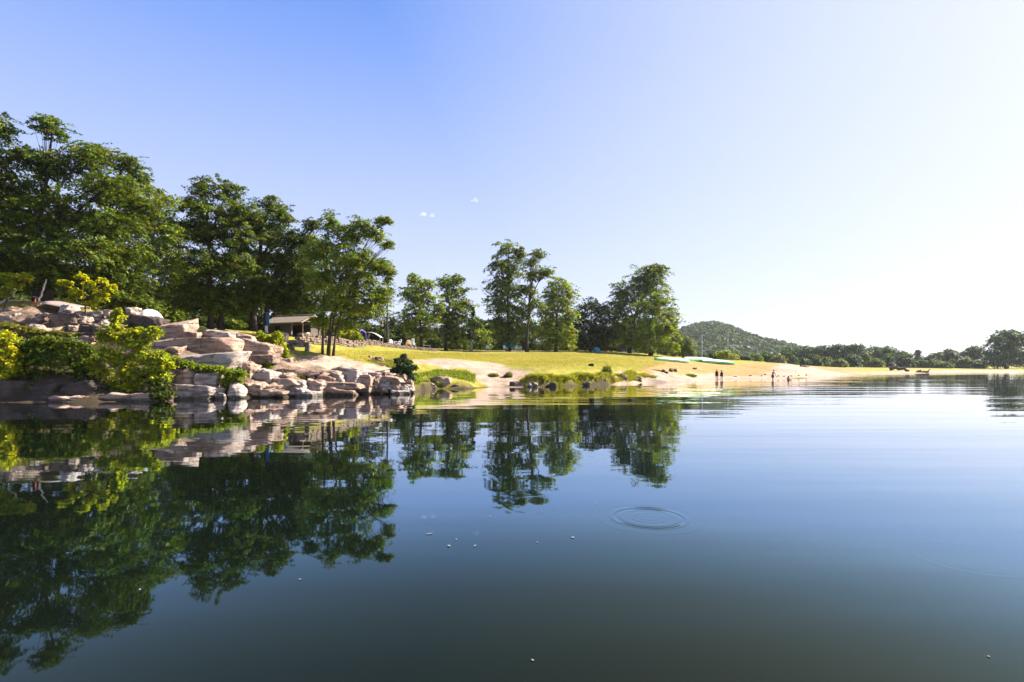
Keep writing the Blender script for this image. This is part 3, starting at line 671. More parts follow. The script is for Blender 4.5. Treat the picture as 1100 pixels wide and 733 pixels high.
tree('bush', 'dark blue-green bush standing alone at the waterline end of the rocks', 433, 36.0,
     [(434, 383, 3.5, 3), (428, 388, 5, 3), (438, 389, 5, 3), (433, 394, 8, 4), (443, 395, 5, 3), (425, 398, 6, 3), (437, 401, 9, 4), (430, 406, 8, 4), (440, 407, 6, 3)], 'bluegreen', leaf=(0.15, 0.07), dens=0.55, pad=0.32, trunk_r=0.04, seed=79, flat=0.18, cat='bush', part=('stem', 'foliage'), mat='leaf', group=SG)
for k, (px, py, w, h, pal, lab) in enumerate(((170, 381, 6, 5, 'fresh', 'little green bush under the upper ledge'), (306, 404, 3, 2.5, 'olive', 'tiny olive plant on the pale ledge'), (322, 404, 5, 2.5, 'olive', 'olive weeds along the brown strip of ledge'), (276, 384, 6, 3, 'mid', 'weeds in the dark notch of the ledge'),
        (530, 403, 5, 2, 'olive', 'sparse weeds on the pale sand'), (546, 403, 4, 3, 'mid', 'small green weed on the sand beside the dark stone'), (652, 398, 5, 5, 'mid', 'dark green weed clump on the eroded grass bank'), (742, 403, 6, 1.8, 'lime', 'flat green weed patch at the beach edge'), (350, 401, 4, 2, 'olive', 'olive weeds by the tall pale rock of the ledge'), (384, 398, 4, 1.8, 'fresh', 'green weeds at the right end of the sand path'), (268, 416, 4, 2.5, 'fresh', 'green weeds between first ledge rock and ivy'), (412, 402, 5, 2, 'mid', 'weeds left of the lone dark bush'), (470, 412, 5, 2.5, 'fresh', 'green weeds hanging over the low rounded rock'), (606, 405, 7, 3, 'lime', 'lime tuft on the hanging grass bank'), (632, 404, 6, 3, 'fresh', 'fresh green tuft on the hanging grass bank'), (582, 405, 6, 2.5, 'lime', 'lime tuft at the left end of the hanging grass bank'))):
    p = hit(px, py + h)
    tree('weed', lab, px, p[1] + 0.2, [(px, py, w, h), (px + w * .6, py + h * .4, w * .5, h * .6), (px - w * .6, py + h * .4, w * .5, h * .6)], pal, leaf=(0.13, 0.05), dens=0.5, pad=0.22, trunk_r=0.012, seed=90 + k, twig=False, cat='weed', part=('stem', 'foliage'), mat='leaf_thin', group='weeds on the bank')

# trees across the lawn
MG = 'trees beyond the lawn'
MID = dict(leaf=(0.36, 0.18), dens=0.50, pad=0.95, flat=0.12)
tree('broadleaf_tree', 'light airy tree with bright yellow-green side sprays beyond the stone wall', 453, 77, fuller([(445, 300, 7, 5), (456, 306, 10, 6), (440, 316, 12, 8), (455, 322, 14, 9), (445, 338, 16, 9), (462, 340, 12, 8), (472, 330, 6, 4), (436, 350, 10, 8), (456, 358, 10, 6)]), 'fresh', trunk_r=0.24, group=MG, seed=101, **MID)
tree('broadleaf_tree', 'dark narrow tree right of the light airy one', 479, 80, fuller([(478, 304, 9, 6), (490, 300, 8, 6), (486, 316, 16, 9), (494, 330, 14, 9), (480, 338, 13, 10), (498, 344, 10, 8), (482, 354, 10, 7), (490, 364, 12, 6)]), 'mid', trunk_r=0.26, group=MG, seed=102, **MID)
tree('dead_tree', 'bare pale dead trunk wrapped by dark creeper', 506, 82, [(507, 348, 3, 7), (505, 362, 4, 8), (508, 335, 2, 5)], 'dark', trunk_r=0.28, bark='bark_pale', group=MG, seed=103, leaf=(0.25, 0.14), dens=0.4, pad=0.6)
tree('broadleaf_tree', 'thin pole-like tree at the right end of the left wood', 416, 62, fuller([(416, 300, 5, 5), (413, 320, 6, 6), (419, 312, 4, 4)]), 'dark', trunk_r=0.16, group=MG, seed=104, leaf=(0.26, 0.12), dens=0.4, pad=0.7)
tree('broadleaf_tree', 'tallest tree beyond the lawn, a narrow dark column', 546, 86, fuller([(546, 268, 12, 10), (556, 276, 9, 7), (538, 284, 12, 8), (550, 292, 13, 9), (535, 305, 12, 9), (550, 312, 16, 10), (532, 324, 11, 8), (546, 334, 20, 11), (556, 350, 14, 8), (536, 350, 12, 8), (545, 364, 16, 7)]), 'mid', trunk_r=0.34, group=MG, seed=105, **MID)
tree('broadleaf_tree', 'slender open tree with separate leaf pads against the sky', 566, 84, fuller([(578, 273, 9, 4), (570, 282, 7, 4), (585, 292, 11, 4.5), (573, 297, 9, 5), (568, 312, 8, 6), (575, 326, 9, 6), (562, 338, 8, 7)]), 'mid', trunk_r=0.26, group=MG, seed=106, leaf=(0.32, 0.16), dens=0.5, pad=0.9, flat=0.14)
tree('broadleaf_tree', 'rounded tree right of the slender open one', 597, 88, fuller([(602, 306, 12, 8), (592, 316, 10, 7), (610, 318, 9, 7), (600, 330, 16, 9), (586, 336, 10, 8), (612, 340, 8, 8), (600, 350, 14, 9), (584, 356, 10, 8), (612, 360, 8, 7), (598, 366, 14, 6)]), 'fresh', trunk_r=0.26, group=MG, seed=107, **MID)
tree('broadleaf_tree', 'dark dense tree left of the big rounded cluster', 634, 95, fuller([(636, 330, 12, 9), (622, 340, 10, 9), (646, 338, 14, 11), (630, 352, 16, 10), (648, 358, 14, 9), (622, 366, 10, 7), (640, 370, 12, 6)]), 'dark', trunk_r=0.28, group=MG, seed=108, **MID)
tree('broadleaf_tree', 'tall bushy tree whose crown peaks above the right cluster', 676, 98, fuller([(697, 292, 14, 8), (710, 290, 9, 7), (688, 303, 16, 9), (706, 306, 14, 8), (672, 314, 14, 10), (690, 322, 20, 11), (664, 328, 12, 10), (676, 345, 18, 12), (660, 352, 14, 10), (650, 362, 14, 9), (676, 366, 16, 8)]), 'mid', trunk_r=0.34, group=MG, seed=109, **MID)
tree('broadleaf_tree', 'sunlit tree at the right end of the cluster near the canoes', 699, 93, fuller([(712, 322, 13, 8), (698, 330, 16, 9), (719, 336, 9, 8), (706, 344, 20, 10), (690, 356, 16, 9), (715, 358, 12, 8), (676, 366, 10, 6), (722, 348, 7, 6), (698, 371, 16, 7), (720, 372, 8, 6)]), 'fresh', trunk_r=0.34, group=MG, seed=110, **MID)
tree('willow_bush', 'round pale willow bush beside the canoes', 734, 104, [(734, 368, 10, 8), (741, 374, 7, 9), (728, 376, 8, 7), (744, 380, 4, 5)], 'willow', leaf=(0.36, 0.12), dens=0.55, pad=0.9, trunk_r=0.2, group=MG, seed=111, droop=0.9)
hedge = [(424, 92, 12, 14, 'dark'), (443, 95, 12, 14, 'mid'), (466, 98, 12, 13, 'dark'), (492, 98, 12, 12, 'mid'), (516, 100, 12, 26, 'fresh'), (528, 108, 10, 30, 'mid'), (544, 104, 14, 14, 'dark'), (566, 108, 14, 18, 'dark'), (588, 105, 12, 13, 'fresh'), (608, 108, 12, 16, 'lime'), (624, 112, 12, 18, 'mid'),
         (650, 110, 16, 18, 'dark'), (672, 112, 14, 14, 'mid'), (692, 112, 12, 14, 'dark'), (712, 110, 11, 18, 'mid')]
hl = ['behind the pole-like tree', 'under the light airy tree', 'between the light airy and dark narrow trees', 'left of the dead trunk', 'right of the dead trunk', 'left of the tallest tree beyond the lawn', 'under the narrow dark column', 'behind the slender open tree', 'behind the white folding chairs, right side', 'under the rounded tree, brightest of the low row',
      'in the gap where the sky dips between trees', 'behind the small blue tent', 'behind the purple chair', 'under the bushy peaked tree', 'at the right end of the low row']
for k, ((bx, Y, w, h, pal), lab) in enumerate(zip(hedge, hl)):
    g = on(bx, Y); yy = HY - (g[2] - CAMH) * F / Y
    tree('bush', {'dark': 'dark', 'mid': 'mid green', 'fresh': 'fresh green', 'lime': 'lime green'}[pal] + ' bush ' + lab, bx, Y, [(bx, yy - h * .55, w * .7, h * .5), (bx - w * .5, yy - h * .35, w * .5, h * .38), (bx + w * .5, yy - h * .38, w * .5, h * .38)],
         pal, leaf=(0.36, 0.2), dens=0.5, pad=1.0, trunk_r=0.06, group='bushes along the back of the lawn', cat='bush', seed=120 + k, twig=False, part=('stem', 'foliage'))

# far shore
FG = 'trees on the far shore'
def far_tree(bx, Y, lob, pal, lab, seed, grp=FG, nm='far_tree', cat='tree', leaf=(0.8, 0.5)):
    tree(nm, lab, bx, Y, lob, pal, leaf=leaf, dens=0.9, pad=1.9, flat=0.25, droop=0.7, trunk_r=0.3, group=grp, cat=cat, seed=seed, twig=False)
far_tree(1080, 196, [(1084, 360, 14, 6), (1070, 366, 9, 6), (1092, 366, 12, 8), (1078, 376, 16, 8), (1066, 384, 8, 8), (1094, 384, 12, 8), (1080, 388, 14, 7)], 'far', 'large dark tree towering at the right end of the far shore', 201)
far_tree(1112, 200, [(1112, 364, 14, 9), (1120, 378, 16, 10), (1106, 388, 10, 7)], 'far', 'dark tree cut by the right edge of the view', 202)
far_tree(986, 250, [(986, 378, 3, 3), (986, 385, 5, 5)], 'far', 'small pointed tree in the low gap of the far shore', 203)
rr = np.random.default_rng(5)
prof = [(850, 373), (866, 371), (884, 371), (902, 369.5), (920, 369.5), (938, 372), (954, 372.5), (968, 376)]
back = ['leftmost', 'second from left', 'third from left', 'fourth from left', 'fifth from left', 'sixth from left', 'seventh from left', 'rightmost']
for k, ((x, t), w_) in enumerate(zip(prof, back)):
    far_tree(x, 255 + rr.uniform(-8, 8), [(x, t + 4, 8, 4), (x - 6, t + 8, 7, 5), (x + 6, t + 8, 7, 5), (x, t + 15, 10, 6)], 'far', w_ + ' tree in the dark back row of the far wood', 210 + k)
for k, (x, t, lab) in enumerate(((1006, 379, 'left edge of the dark clump before the far tree gap'), (1020, 376, 'middle of the dark clump left of the large far tree'), (1046, 372, 'dark far tree touching the large one on its left side'))):
    far_tree(x, 235, [(x, t + 3, 8, 4), (x - 7, t + 8, 7, 5), (x + 6, t + 8, 7, 5), (x, t + 13, 9, 5)], 'far', ('dark far tree at the ' + lab) if not lab.startswith('dark') else lab, 225 + k)
fb = [(752, 380, 150, 'far'), (766, 379, 160, 'far'), (800, 382, 165, 'far'), (812, 380, 175, 'far_light'), (824, 379, 180, 'far'), (836, 382, 178, 'far_light'), (848, 380, 180, 'far'), (862, 384, 186, 'far'), (874, 381, 190, 'far'), (888, 384, 194, 'far_light'), (902, 386, 190, 'far_light'), (916, 380, 198, 'far'), (928, 378, 202, 'far_light'), (940, 385, 196, 'far_light'),
      (954, 381, 205, 'far'), (966, 380, 206, 'far'), (976, 384, 205, 'far'), (990, 387, 206, 'far'), (1002, 386, 204, 'far_light'), (1014, 389, 200, 'far_light'), (1026, 386, 206, 'far'), (1038, 384, 204, 'far_light'), (1052, 387, 202, 'far')]
seen = {'far': 0, 'far_light': 0}
ORD = ['first', 'second', 'third', 'fourth', 'fifth', 'sixth', 'seventh', 'eighth', 'ninth', 'tenth', 'eleventh', 'twelfth', 'thirteenth', 'fourteenth', 'fifteenth', 'sixteenth']
for k, (x, t, Y, pal) in enumerate(fb):
    g = on(x, Y); yb = HY - (g[2] - CAMH) * F / Y; h = yb - t
    lab = '%s %s bush from the left in the front row of the far shore' % (ORD[seen[pal]], 'dark' if pal == 'far' else 'pale green'); seen[pal] += 1
    far_tree(x, Y, [(x, t + h * .3, 6, h * .3), (x - 4, t + h * .55, 5, h * .35), (x + 4, t + h * .6, 5, h * .35), (x, t + h * .75, 7, h * .28)], pal, lab, 240 + k, 'bushes on the far shore', 'far_bush', 'bush', (0.6, 0.4))
tree('bush', 'bright yellow-green bush behind the canoe on the right', 781, 118, [(774, 382, 7, 4), (786, 383, 7, 3.5), (780, 379, 6, 3)], 'lime', leaf=(0.36, 0.2), dens=0.5, pad=0.8, trunk_r=0.05, group='bushes on the far shore', cat='bush', seed=270, twig=False, part=('stem', 'foliage'))
tree('bush', 'low dark bush behind the left canoe', 722, 108, [(718, 378, 6, 4), (726, 380, 7, 3.5)], 'dark', leaf=(0.36, 0.2), dens=0.5, pad=0.8, trunk_r=0.05, group='bushes on the far shore', cat='bush', seed=271, twig=False, part=('stem', 'foliage'))

# wooded hill
HYD = 720.0
hp = np.array([(600, 394), (650, 385), (690, 372), (728, 357.5), (745, 351), (765, 347), (775, 348.5), (785, 352), (800, 358), (815, 363), (830, 367), (850, 371), (880, 376), (930, 384), (1000, 390), (1100, 396)], float)
HXs = (hp[:, 0] - CX) / F * HYD; HZs = CAMH + (HY - hp[:, 1]) / F * HYD
def hill_z(x, y):
    ridge = np.interp(x * HYD / np.maximum(y, 300), HXs, HZs) - 4
    t = (y - HYD) / np.where(y < HYD, 330.0, 300.0)
    return 2.0 + (ridge - 4) * np.clip(1 - t * t, 0, 1) ** 1.8 + 3.0 * fbm2(x, y, 60, 4) * np.clip(1 - t * t, 0, 1)
hx, hy = np.meshgrid(np.arange(0, 800, 8.0), np.arange(380, 1030, 8.0))
hz = hill_z(hx, hy)
hny, hnx = hx.shape
ii = (np.arange(hny - 1)[:, None] * hnx + np.arange(hnx - 1)[None]).ravel()
hm, nt, out = newmat('hill_soil')
principled(nt, out, ramp(nt, noise(nt, wpos(nt), 0.02), [(0.4, (0.05, 0.065, 0.025)), (0.6, (0.10, 0.11, 0.045))]), 0.95, 0.05)
tag(link('hill', np_mesh('hill', np.stack([hx, hy, hz], -1), np.stack([ii, ii + 1, ii + hnx + 1, ii + hnx], 1), smooth=True), hm), 'rounded hill on the horizon', 'hill', kind='structure')
rng = np.random.default_rng(11)
n = 7000
fx = rng.uniform(90, 560, n); fy = rng.uniform(400, 760, n)
keep = (fx / fy * F + CX > 690) & (fx / fy * F + CX < 960) & (hill_z(fx, fy) > 2.5)
fx, fy = fx[keep], fy[keep]; n = len(fx); nl = 46
R_ = rng.uniform(2.6, 5.0, n); Hh = R_ * rng.uniform(0.9, 1.5, n)
d = rng.normal(size=(n, nl, 3)); d /= np.linalg.norm(d, axis=2)[..., None]; d[..., 2] = np.abs(d[..., 2]) * 1.1 - 0.15
rad = rng.uniform(0.75, 1.05, (n, nl, 1))
pc = np.stack([fx, fy, hill_z(fx, fy) + 1.5], -1)[:, None] + d * rad * np.stack([R_, R_, Hh], -1)[:, None]
ln = d + rng.normal(size=d.shape) * 0.45; ln /= np.linalg.norm(ln, axis=2)[..., None]
la = np.cross(ln, rng.normal(size=d.shape)); la /= np.linalg.norm(la, axis=2)[..., None]; lb = np.cross(ln, la)
sz = R_[:, None, None] * rng.uniform(0.28, 0.5, (n, nl, 1))
quad = np.stack([pc - la * sz, pc - lb * sz, pc + la * sz, pc + lb * sz], 2)
tc = np.array([0.036, 0.064, 0.012]) * (1 + 0.14 * rng.normal(size=(n, 1, 1))).clip(0.5, 1.5) * (1 + 0.08 * rng.normal(size=(n, nl, 1))).clip(0.6, 1.4)
tcv = np.concatenate([np.repeat(tc.reshape(-1, 3), 4, 0), np.ones((n * nl * 4, 1))], 1)
tag(link('hill_forest', np_mesh('hill_forest', quad.reshape(-1, 3), np.arange(n * nl * 4).reshape(-1, 4), col=tcv), M['grass']), 'unbroken wood covering the distant hill', 'forest', kind='stuff')

# ------------------------------------------------------------------ grass
def blades(name, label, pts, h, w, base, rng, lean=0.5, kind='stuff'):
    n = len(pts)
    a = rng.uniform(0, 2 * np.pi, n); hh = h * rng.uniform(0.5, 1.3, n)
    side = np.stack([np.cos(a), np.sin(a), np.zeros(n)], -1) * (w * rng.uniform(0.6, 1.4, n))[:, None]
    tip = pts + np.stack([rng.normal(size=n) * lean * hh, rng.normal(size=n) * lean * hh, hh], -1)
    midp = pts * 0.45 + tip * 0.55 + np.array([0, 0, 1]) * (0.12 * hh)[:, None]
    V = np.stack([pts - side, pts + side, midp + side * 0.7, tip, midp - side * 0.7], 1)
    b = np.arange(n)[:, None] * 5
    q = b + np.array([[0, 1, 2, 4]]); t = b + np.array([[4, 2, 3]])
    c = np.array(base) * (1 + 0.25 * rng.normal(size=(n, 1))).clip(0.4, 1.8) * (1 + np.array([0.2, 0.03, 0]) * rng.normal(size=(n, 1)))
    C = np.concatenate([np.repeat(c.clip(0.01, 0.7), 5, 0), np.ones((n * 5, 1))], 1)
    return tag(link(name, np_mesh(name, V.reshape(-1, 3), q, t, C), M['grass']), label, 'grass', kind=kind)
rng = np.random.default_rng(21)
def scatter(poly, n):
    xs = [p[0] for p in poly]; ys = [p[1] for p in poly]
    x = rng.uniform(min(xs), max(xs), n); y = rng.uniform(min(ys), max(ys), n)
    k = in_poly(x, y, poly); return x[k], y[k]
lawn = poly_hit([(335, 380), (380, 388), (430, 396.5), (446, 386), (478, 385), (520, 388), (560, 394), (585, 400), (640, 398), (690, 400), (715, 391), (712, 384), (640, 380), (560, 379.5), (480, 379), (430, 378), (380, 376), (340, 377)])
x, y = scatter(lawn, 230000)
k = rng.uniform(size=len(x)) < np.clip(55 / y, 0, 1) ** 1.5
x, y = x[k], y[k]; 
blades('lawn_grass', 'short yellow-green lawn grass', np.stack([x, y, ground_z(x, y) - 0.01], -1), 0.085, 0.014, (0.27, 0.24, 0.034), rng, 0.7)
# longer green grass on the eroded bank and beside the dark bush
def strip(px0, px1, s0, s1, n, nsc=1.6, thr=0.0, seedz=0.0):
    q = [((px - CX) / F * (CAMH * F / (py - HY)), CAMH * F / (py - HY)) for px, py in SHORE_PX if px0 - 25 <= px <= px1 + 25]
    q = np.array(q); x = rng.uniform(q[:, 0].min(), q[:, 0].max(), n); y = np.interp(x, q[:, 0], q[:, 1]) + rng.uniform(s0, s1, n)
    px = x / y * F + CX
    k = (px > px0) & (px < px1) & (fbm2(x, y, nsc, 3, seedz) > thr) & (shore_s(x, y) > s0 * 0.6)
    x, y = x[k], y[k]
    return np.stack([x, y, ground_z(x, y) - 0.02], -1)
blades('bank_grass', 'long grass hanging over the eroded bank', np.vstack([strip(560, 705, 0.5, 2.4, 14000, 0.9, -0.3), strip(562, 665, 0.1, 1.0, 4200, 0.6, 0.15)]), 0.26, 0.035, (0.22, 0.225, 0.018), rng, 1.0)
pg = poly_hit([(436, 414), (438, 402), (470, 398), (500, 399), (511, 404), (510, 412), (480, 405), (462, 410)])
x, y = scatter(pg, 9000)
blades('patch_grass', 'bright green grass patch between the dark bush and the sand', np.stack([x, y, ground_z(x, y) - .02], -1), 0.22, 0.032, (0.14, 0.19, 0.015), rng, 0.8)
pg = poly_hit([(398, 389), (402, 386), (426, 390), (428, 397), (405, 393)])
x, y = scatter(pg, 5000)
blades('verge_grass', 'green grass verge beside the lying person', np.stack([x, y, ground_z(x, y) - .02], -1), 0.2, 0.02, (0.16, 0.17, 0.02), rng, 0.6)
pg = poly_hit([(722, 402), (748, 404.5), (742, 407), (725, 405)])

# ------------------------------------------------------------------ rocks
bm = bmesh.new(); bmesh.ops.create_icosphere(bm, subdivisions=5, radius=1.0)
bm.verts.ensure_lookup_table()
ICO_V = np.array([v.co[:] for v in bm.verts]); ICO_T = np.array([[v.index for v in f.verts] for f in bm.faces]); bm.free()
ICO_V /= np.linalg.norm(ICO_V, axis=1)[:, None]
def rock_shape(size, rng, boxy=0.7, sharp=12, rough=0.06, strata=0.0, planes=9):
    nrm = [np.array(v, float) for v in ((1, 0, 0), (-1, 0, 0), (0, 1, 0), (0, -1, 0), (0, 0, 1), (0, 0, -1))]
    nrm = [v + rng.normal(size=3) * 0.14 for v in nrm]; dd = [rng.uniform(0.72, 0.95) for _ in nrm]
    for _ in range(planes):
        v = rng.normal(size=3); nrm.append(v); dd.append(rng.uniform(0.82, 1.12) * (0.9 + boxy * 0.35))
    nrm = np.array(nrm); nrm /= np.linalg.norm(nrm, axis=1)[:, None]; dd = np.array(dd)
    c = np.maximum(ICO_V @ nrm.T, 0) / dd
    r = (c ** sharp).sum(1) ** (-1 / sharp)
    V = ICO_V * r[:, None]
    off = rng.uniform(0, 100, 3)
    sz = np.array(size)
    W_ = V * sz / 2
    k = float(np.cbrt(sz.prod()))
    nn = fbm(W_ / (0.42 * k) + off, 5)
    ridg = 1 - np.abs(fbm(W_ / (0.6 * k) * np.array([1, 1, 2.0]) + off + 40, 3))
    W_ = W_ + ICO_V * (nn * rough * k + (ridg - 0.6) * rough * 1.1 * k)[:, None]
    if strata:
        zz = W_[:, 2] / k * 5.5 + 0.6 * fbm(W_ / k + off, 2)
        st = np.abs((zz % 1) - 0.5) * 2
        W_[:, :2] *= (1 - strata * np.clip(1 - st * 3, 0, 1))[:, None]
    mn, mx = W_.min(0), W_.max(0)
    return (W_ - (mn + mx) / 2) / (mx - mn) * sz
def rock(name, label, x0, x1, y0, y1, Y, depth=None, mat='rock', group='rocks of the lake bank', seed=None, tilt=(0, 0), rz=0.0, sink=0.12, cat='rock', **kw):
    rng = np.random.default_rng(seed if seed is not None else int(x0 * 13 + y0 * 7))
    w = (x1 - x0) / F * Y; h = (y1 - y0) / F * Y
    d = depth if depth else max(0.75 * w, h)
    Yc = Y + d * 0.42
    z1, z0 = CAMH + (HY - y0) / F * Y, CAMH + (HY - y1) / F * Y
    hh = h * (1 + sink) + 0.1
    c = np.array([((x0 + x1) / 2 - CX) / F * Y * (1 + 0.35 * d / Y), Yc, z1 - hh / 2])
    V = rock_shape((w, d, hh), rng, **kw)
    R = Matrix.Rotation(rz, 3, 'Z') @ Matrix.Rotation(tilt[0], 3, 'X') @ Matrix.Rotation(tilt[1], 3, 'Y')
    V = V @ np.array(R).T
    V[:, 2] += hh / 2
    o = link(name, np_mesh(name, V, tris=ICO_T, smooth=True), M[mat], loc=(c[0], c[1], c[2] - hh / 2))
    return tag(o, label, cat, group)
B = dict(boxy=1.1, sharp=34, planes=7)
ROUND = dict(boxy=0.2, sharp=8, planes=12)
rock('boulder', 'large rounded boulder at the waterline with a dark left side', 175, 211, 395, 431, 29.0, 2.0, seed=3, **ROUND)
rock('boulder', 'low pale wedge of rock sloping into the water beside the large boulder', 188, 236, 413, 431, 28.5, 1.3, 'rock_grey', seed=5, tilt=(0, 0.12), **B)
rock('boulder', 'small rough stone leaning between the large boulder and the pale block', 196, 212, 399, 417, 29.7, seed=8)
rock('boulder', 'whitish tilted block standing right of the large boulder', 212, 237, 397, 421, 29.3, 1.2, 'rock_grey', seed=12, tilt=(0, 0.2), **B)
rock('boulder', 'small pale rounded stone at the foot of the ivy', 246, 263, 411, 428, 29.3, mat='rock_grey', seed=14, **ROUND)
rock('boulder', 'tiny pale stone in the water at the ivy foot', 232, 243, 422, 429, 28.9, mat='rock_grey', seed=16)
rock('rock_slab', 'long flat-topped slab with a shaded front above the ivy', 198, 265, 376, 399, 30.3, 2.6, 'rock_grey', seed=21, rz=-0.12, boxy=1.2, sharp=30, rough=0.035, planes=4)
rock('rock_slab', 'broad smooth pinkish ledge behind the long slab', 166, 262, 362, 384, 32.2, 3.2, 'rock', seed=23, rough=0.04, **B)
rock('boulder', 'big squarish boulder on the upper ledge, in front of the trees', 171, 207, 340, 366, 34.2, 1.9, 'rock', seed=29, **B)
rock('boulder', 'flat stone wedged right of the squarish upper boulder', 196, 216, 356, 366, 33.9, mat='rock', seed=31, **B)
rock('rock_slab', 'raised slab with a dark underside at the top of the bank', 212, 257, 353, 369, 34.6, 1.6, 'rock_grey', seed=33, **B)
rock('boulder', 'pale cracked block at the right end of the raised slab', 255, 275, 357, 374, 34.6, mat='rock', seed=35, **B)
rock('rock_slab', 'sloping orange-pink slab descending below the pale cracked block', 258, 298, 365, 386, 33.8, 2.2, 'rock', seed=37, tilt=(0, 0.16), **B)
rock('rock_slab', 'overhanging brown slab above the fern hollow', 262, 298, 380, 389, 33.2, 1.5, 'rock_brown', seed=39, **B)
rock('boulder', 'square pale stone standing behind the bush below the hut', 300, 309, 356, 367, 38.2, mat='rock_grey', seed=41, **B)
rock('boulder', 'flat grey stone lying on the sand path', 302, 313, 384.5, 387.5, 36, 0.5, 'rock_grey', seed=43)
# stepped ledge along the water
led = [(262, 277, 388, 414, 31.2, 'rock', 'upright jagged rock at the left end of the stepped ledge'), (270, 301, 396, 411, 31.4, 'rock_grey', 'upper pale rock of the stepped ledge with a dark notch'), (260, 289, 408, 427, 30.6, 'rock', 'pinkish rock at the water, first of the stepped ledge'),
       (284, 314, 410, 428, 30.7, 'rock', 'cracked rock at the water below the brown strip'), (298, 318, 400, 411, 32.0, 'rock', 'small upper rock in the middle of the stepped ledge'), (308, 334, 408, 426, 31.2, 'rock_grey', 'pale fractured rock over a dark gap at the waterline'),
       (328, 350, 407, 426, 31.7, 'rock', 'fissured rock at the water left of the flat shelf'), (340, 360, 400, 417, 32.6, 'rock', 'upper block above the fissured rock'), (340, 385, 415, 426, 32.2, 'rock', 'flat shelf of rock reaching out over the water'),
       (352, 374, 400, 424, 33.0, 'rock_grey', 'tall pale rock behind the flat shelf'), (366, 394, 397, 414, 33.6, 'rock_grey', 'whitish overhanging rock with a dark hollow beneath'), (386, 404, 403, 425, 33.8, 'rock', 'rounded pinkish rock right of the dark hollow'),
       (400, 413, 406, 425, 34.2, 'rock_brown', 'narrow brown rock pitted with dark holes'), (409, 432, 405, 425, 34.6, 'rock', 'rounded rock in front of the lone dark bush'), (424, 446, 409, 424, 35.2, 'rock', 'pink rock under the right side of the lone dark bush'),
       (419, 441, 418, 425, 33.9, 'rock_grey', 'low flat stone lying in the water below the lone bush'), (366, 400, 396, 402, 35.2, 'rock_grey', 'whitish flat rock edging the sand path')]
rg0 = np.random.default_rng(15)
led += [(264, 332, 404.5, 411, 31.3, 'rock', 'long thin slab crossing the left half of the stepped ledge'), (300, 362, 396, 402, 33.2, 'rock', 'long thin slab edging the sand above the middle of the ledge'), (326, 392, 409.5, 416, 32.3, 'rock', 'long thin slab above the flat shelf'), (350, 412, 394.5, 400, 34.6, 'rock_grey', 'long whitish slab edging the sand at the right of the ledge'),
        (264, 312, 417.5, 426.5, 30.3, 'rock', 'low broad slab at the waterline at the left of the ledge'), (384, 440, 401.5, 408, 34.6, 'rock', 'broad pinkish slab left of and under the lone dark bush'), (306, 346, 416.5, 425.5, 30.9, 'rock_grey', 'low broad pale slab at the waterline in the middle of the ledge')]
for k, (x0, x1, y0, y1, Y, mt, lb) in enumerate(led):
    rock('ledge_rock', lb, x0, x1, y0, y1, Y, None if x1 - x0 < 30 else 1.5, mt, 'stepped ledge rocks', seed=60 + k, strata=0.0, rough=0.105, boxy=0.95, sharp=40, planes=10, tilt=(rg0.uniform(-.12, .05), rg0.uniform(-.04, .16)), rz=rg0.uniform(-.45, .35))
rg = np.random.default_rng(44)
for k in range(52):   # broken stones filling the ledge steps
    px = rg.uniform(262, 440); f = (px - 262) / 178
    py = rg.uniform(404 - 2 * f, 426 - 3 * f); Y = 30.6 + 3.6 * f + (424 - py) * 0.075
    w = rg.uniform(5, 20); h = min(w * rg.uniform(0.3, 0.7), 7.5)
    rock('broken_stone', 'small broken pinkish stone lodged in the stepped ledge along the water', px - w / 2, px + w / 2, py - h, py, Y, None, rg.choice(['rock', 'rock_grey', 'rock_brown']), 'broken stones of the stepped ledge', seed=300 + k, rough=0.13, sharp=30, rz=rg.uniform(-1, 1), tilt=(rg.uniform(-.3, .2), rg.uniform(-.3, .3)))
# beyond the bush
for k, (x0, x1, y0, y1, Y, mt, lb) in enumerate([(454, 472, 411, 419.5, 42, 'rock', 'pale stone at the water by the green grass patch'), (462, 488, 404, 419, 42.6, 'rock', 'low rounded rock under the green grass patch'), (484, 495, 413, 419.5, 42.4, 'rock_dark_shade', 'dark stone left of two at the grass patch foot'), (494, 505, 413.5, 419.5, 42.4, 'rock_dark_shade', 'dark stone right of two at the grass patch foot'),
        (547, 554, 410, 416, 46, 'rock_dark_shade', 'dark stone alone at the water on the sand'), (566, 571, 411, 417, 45.6, 'rock_grey', 'first pale stone under the bank overhang'), (573, 578, 411, 417, 45.6, 'rock_grey', 'second pale stone under the bank overhang'), (590, 598, 410.5, 416, 46.2, 'rock_dark_shade', 'dark brown stone in the bank below the hanging grass'),
        (626, 635, 409.5, 415.5, 48.4, 'rock_dark_shade', 'dark brown stone midway along the hanging grass bank'), (664, 674, 402, 409, 55, 'rock_brown', 'brown rock in the bank where grass turns to sand'), (678, 690, 403, 409, 58, 'rock_brown', 'brown rock at the left end of the pink beach')]):
    rock('bank_stone', lb, x0, x1, y0, y1, Y, None, mt, 'stones along the lawn bank', seed=400 + k, rough=0.08)
